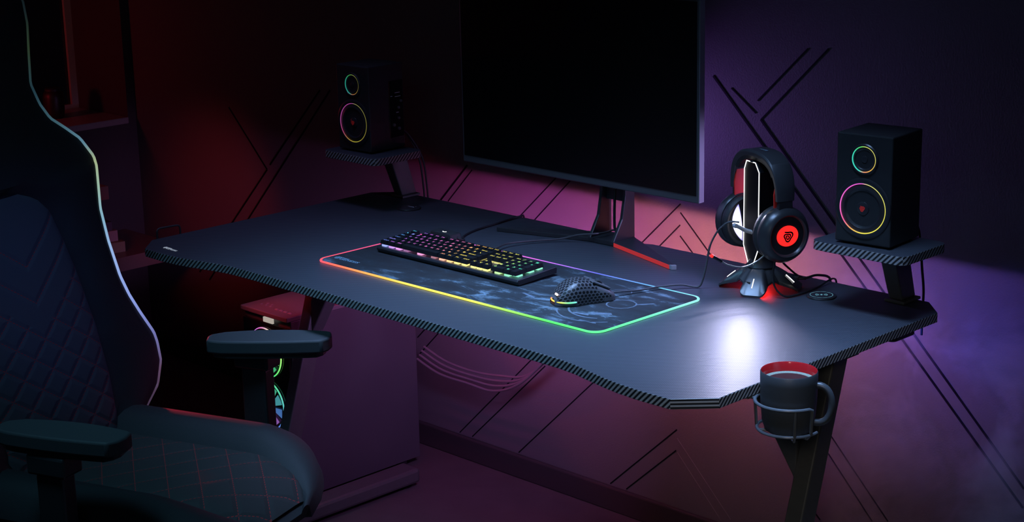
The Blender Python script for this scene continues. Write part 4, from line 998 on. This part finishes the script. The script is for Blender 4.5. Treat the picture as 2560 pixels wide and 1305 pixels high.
area('desk_top_fill', (1.28, .10, 2.3), (1.28, .34, .75), 1.4, 8.6, (.32, .54, 1.), sy=.3, spread=40)  # added unseen light that lifts the desk top
spot('desk_left_fill', (.15, .25, 2.3), (.22, .40, .75), 26, (.42, .42, 1.), 42, 1., .2)  # added unseen spot, lifts the left end of the desk
spot('blue_chair_fill', (1.5, -.55, 1.45), (.30, -.24, .80), 16., (.16, .24, 1.), 24, 1., .08)  # added unseen spot that turns the quilted back blue
spot('warm_room_lamp', (2.9, -1.5, 1.6), (1.62, .3, .66), 24, (1., .86, .72), 19, 1., .15)
area('room_fill', (2.6, -2.2, 2.4), (1.0, .6, .9), 1.2, 1.0, (.45, .75, 1.), spread=110)  # added weak fill for the dark front faces, no real source
area('under_desk_fill', (.80, .52, .698), (.0, 1.07, .36), .12, 1.6, (.60, .30, .95), sy=.12, spread=95)  # added helper light for the low wall, tower side and floor
area('violet_wall_fill', (.46, .955, .945), (1.5, 1.10, .95), .06, .6, (.42, .20, 1.), sy=.10, spread=75)  # added light hidden behind the monitor, tints the wall violet
spot('monitor_side_fill', (1.56, .95, 1.0), (1.03, .825, .90), 14, (.50, .40, 1.), 36, 1., .03)  # added spot hidden behind the right speaker, lights the monitor edge
spot('red_wall_lamp', (-.72, .30, .70), (-1.0, 1.07, .52), 4.2, (1, .05, .02), 50, 1., .05)
spot('red_ledge_fill', (-.78, .25, .86), (-1.27, .74, .46), 1.3, (1, .08, .02), 30, 1., .04)  # added unseen spot that reddens the ledge and books
spot('red_seat_fill', (-.72, .47, .600), (.43, .01, .50), 30.0, (1, .03, .06), 20, 1., .04)  # added unseen spot, puts the red patch on the seat bolster
spot('red_tower_fill', (-.25, .36, .70), (-.03, .70, .50), 5.0, (1, .04, .06), 55, 1., .03)  # added unseen spot that reddens the tower top
spot('streak_helper', tuple(HM @ Vector((-.012, -.040, .182))), (1.42, .44, DZ), 3.4, (.70, .70, 1.), 70, .9, .010)  # added spot floating by the stand, makes the pale desk streak
spot('streak_helper', tuple(HM @ Vector((-.012, -.040, .128))), (1.36, .53, DZ), 2.0, (.62, .60, 1.), 70, .9, .010)  # second added spot, lower, lengthens that streak
spot('stand_violet_fill', tuple(HM @ Vector((-.062, -.050, .20))), (1.08, .60, DZ), 2.2, (.46, .40, 1.), 90, 1., .01)  # added floating spot for the violet glow on the desk
pl_ = bpy.data.lights.new('red_window_lamp', 'POINT'); pl_.energy = .8; pl_.color = (1, .05, .08); pl_.shadow_soft_size = .04
po_ = bpy.data.objects.new('red_window_lamp', pl_); COL.objects.link(po_); po_.location = (-1.56, .42, .95)

# ------------------------------------------------------------------ drifting smoke and the steam of the coffee
def smoke(name, a, c, density, scale, thr, col, label, cat, fall, stretch=(1, 1, 1), off=(0, 0, 0)):
    b = MB(); b.box(a, c); m = bpy.data.materials.new(name); m.use_nodes = True; t = m.node_tree
    for n_ in list(t.nodes):
        if n_.type == 'BSDF_PRINCIPLED': t.nodes.remove(n_)
    outn = [n_ for n_ in t.nodes if n_.type == 'OUTPUT_MATERIAL'][0]
    vs = ND(t, 'ShaderNodeVolumeScatter'); vs.inputs['Color'].default_value = c4(col); t.links.new(vs.outputs[0], outn.inputs['Volume'])
    tc = ND(t, 'ShaderNodeTexCoord'); mp = ND(t, 'ShaderNodeMapping'); mp.inputs['Scale'].default_value = stretch; mp.inputs['Location'].default_value = off; t.links.new(tc.outputs['Object'], mp.inputs['Vector'])
    nz = ND(t, 'ShaderNodeTexNoise'); nz.inputs['Scale'].default_value = scale; nz.inputs['Detail'].default_value = 4; nz.inputs['Roughness'].default_value = .6; nz.inputs['Distortion'].default_value = .4
    t.links.new(mp.outputs[0], nz.inputs['Vector'])
    mr = ND(t, 'ShaderNodeMapRange'); mr.interpolation_type = 'SMOOTHSTEP'; mr.inputs['From Min'].default_value = thr; mr.inputs['From Max'].default_value = thr + .22
    t.links.new(nz.outputs['Fac'], mr.inputs['Value'])
    sp = ND(t, 'ShaderNodeSeparateXYZ'); t.links.new(tc.outputs['Generated'], sp.inputs[0]); f = mr.outputs[0]
    for k in range(3):
        d_ = MATH(t, 'SUBTRACT', .5, MATH(t, 'ABSOLUTE', MATH(t, 'SUBTRACT', sp.outputs[k], .5)))
        r_ = ND(t, 'ShaderNodeMapRange'); r_.interpolation_type = 'SMOOTHSTEP'; r_.inputs['From Max'].default_value = fall[k]; t.links.new(d_, r_.inputs['Value']); f = MATH(t, 'MULTIPLY', f, r_.outputs[0])
    t.links.new(MATH(t, 'MULTIPLY', f, density), vs.inputs['Density'])
    o = b.build(name, m); return tag(o, label, cat, kind='stuff')
smoke('smoke', (1.12, .90, .06), (1.90, 1.066, .80), 3.2, 6.5, .46, (.75, .8, 1.), 'faint violet smoke drifting along the wall beyond the right end of the desk', 'smoke', (.30, .2, .22))
smoke('steam', (MX - .036, MY - .036, .772), (MX + .036, MY + .036, .840), 16., 30, .50, (1, 1, 1), 'thin white steam rising from the coffee in the mug', 'steam', (.45, .45, .45), (1, 1, .4))

W_ = bpy.data.worlds.new('night'); S.world = W_; W_.use_nodes = True
W_.node_tree.nodes['Background'].inputs['Color'].default_value = (.02, .03, .06, 1); W_.node_tree.nodes['Background'].inputs['Strength'].default_value = .02
S.view_settings.view_transform = 'Standard'; S.view_settings.look = 'None'; S.view_settings.exposure = 0; S.view_settings.gamma = 1
S.view_settings.use_curve_mapping = False
S.cycles.use_denoising = True
S.cycles.max_bounces = 8
S.cycles.sample_clamp_indirect = 4
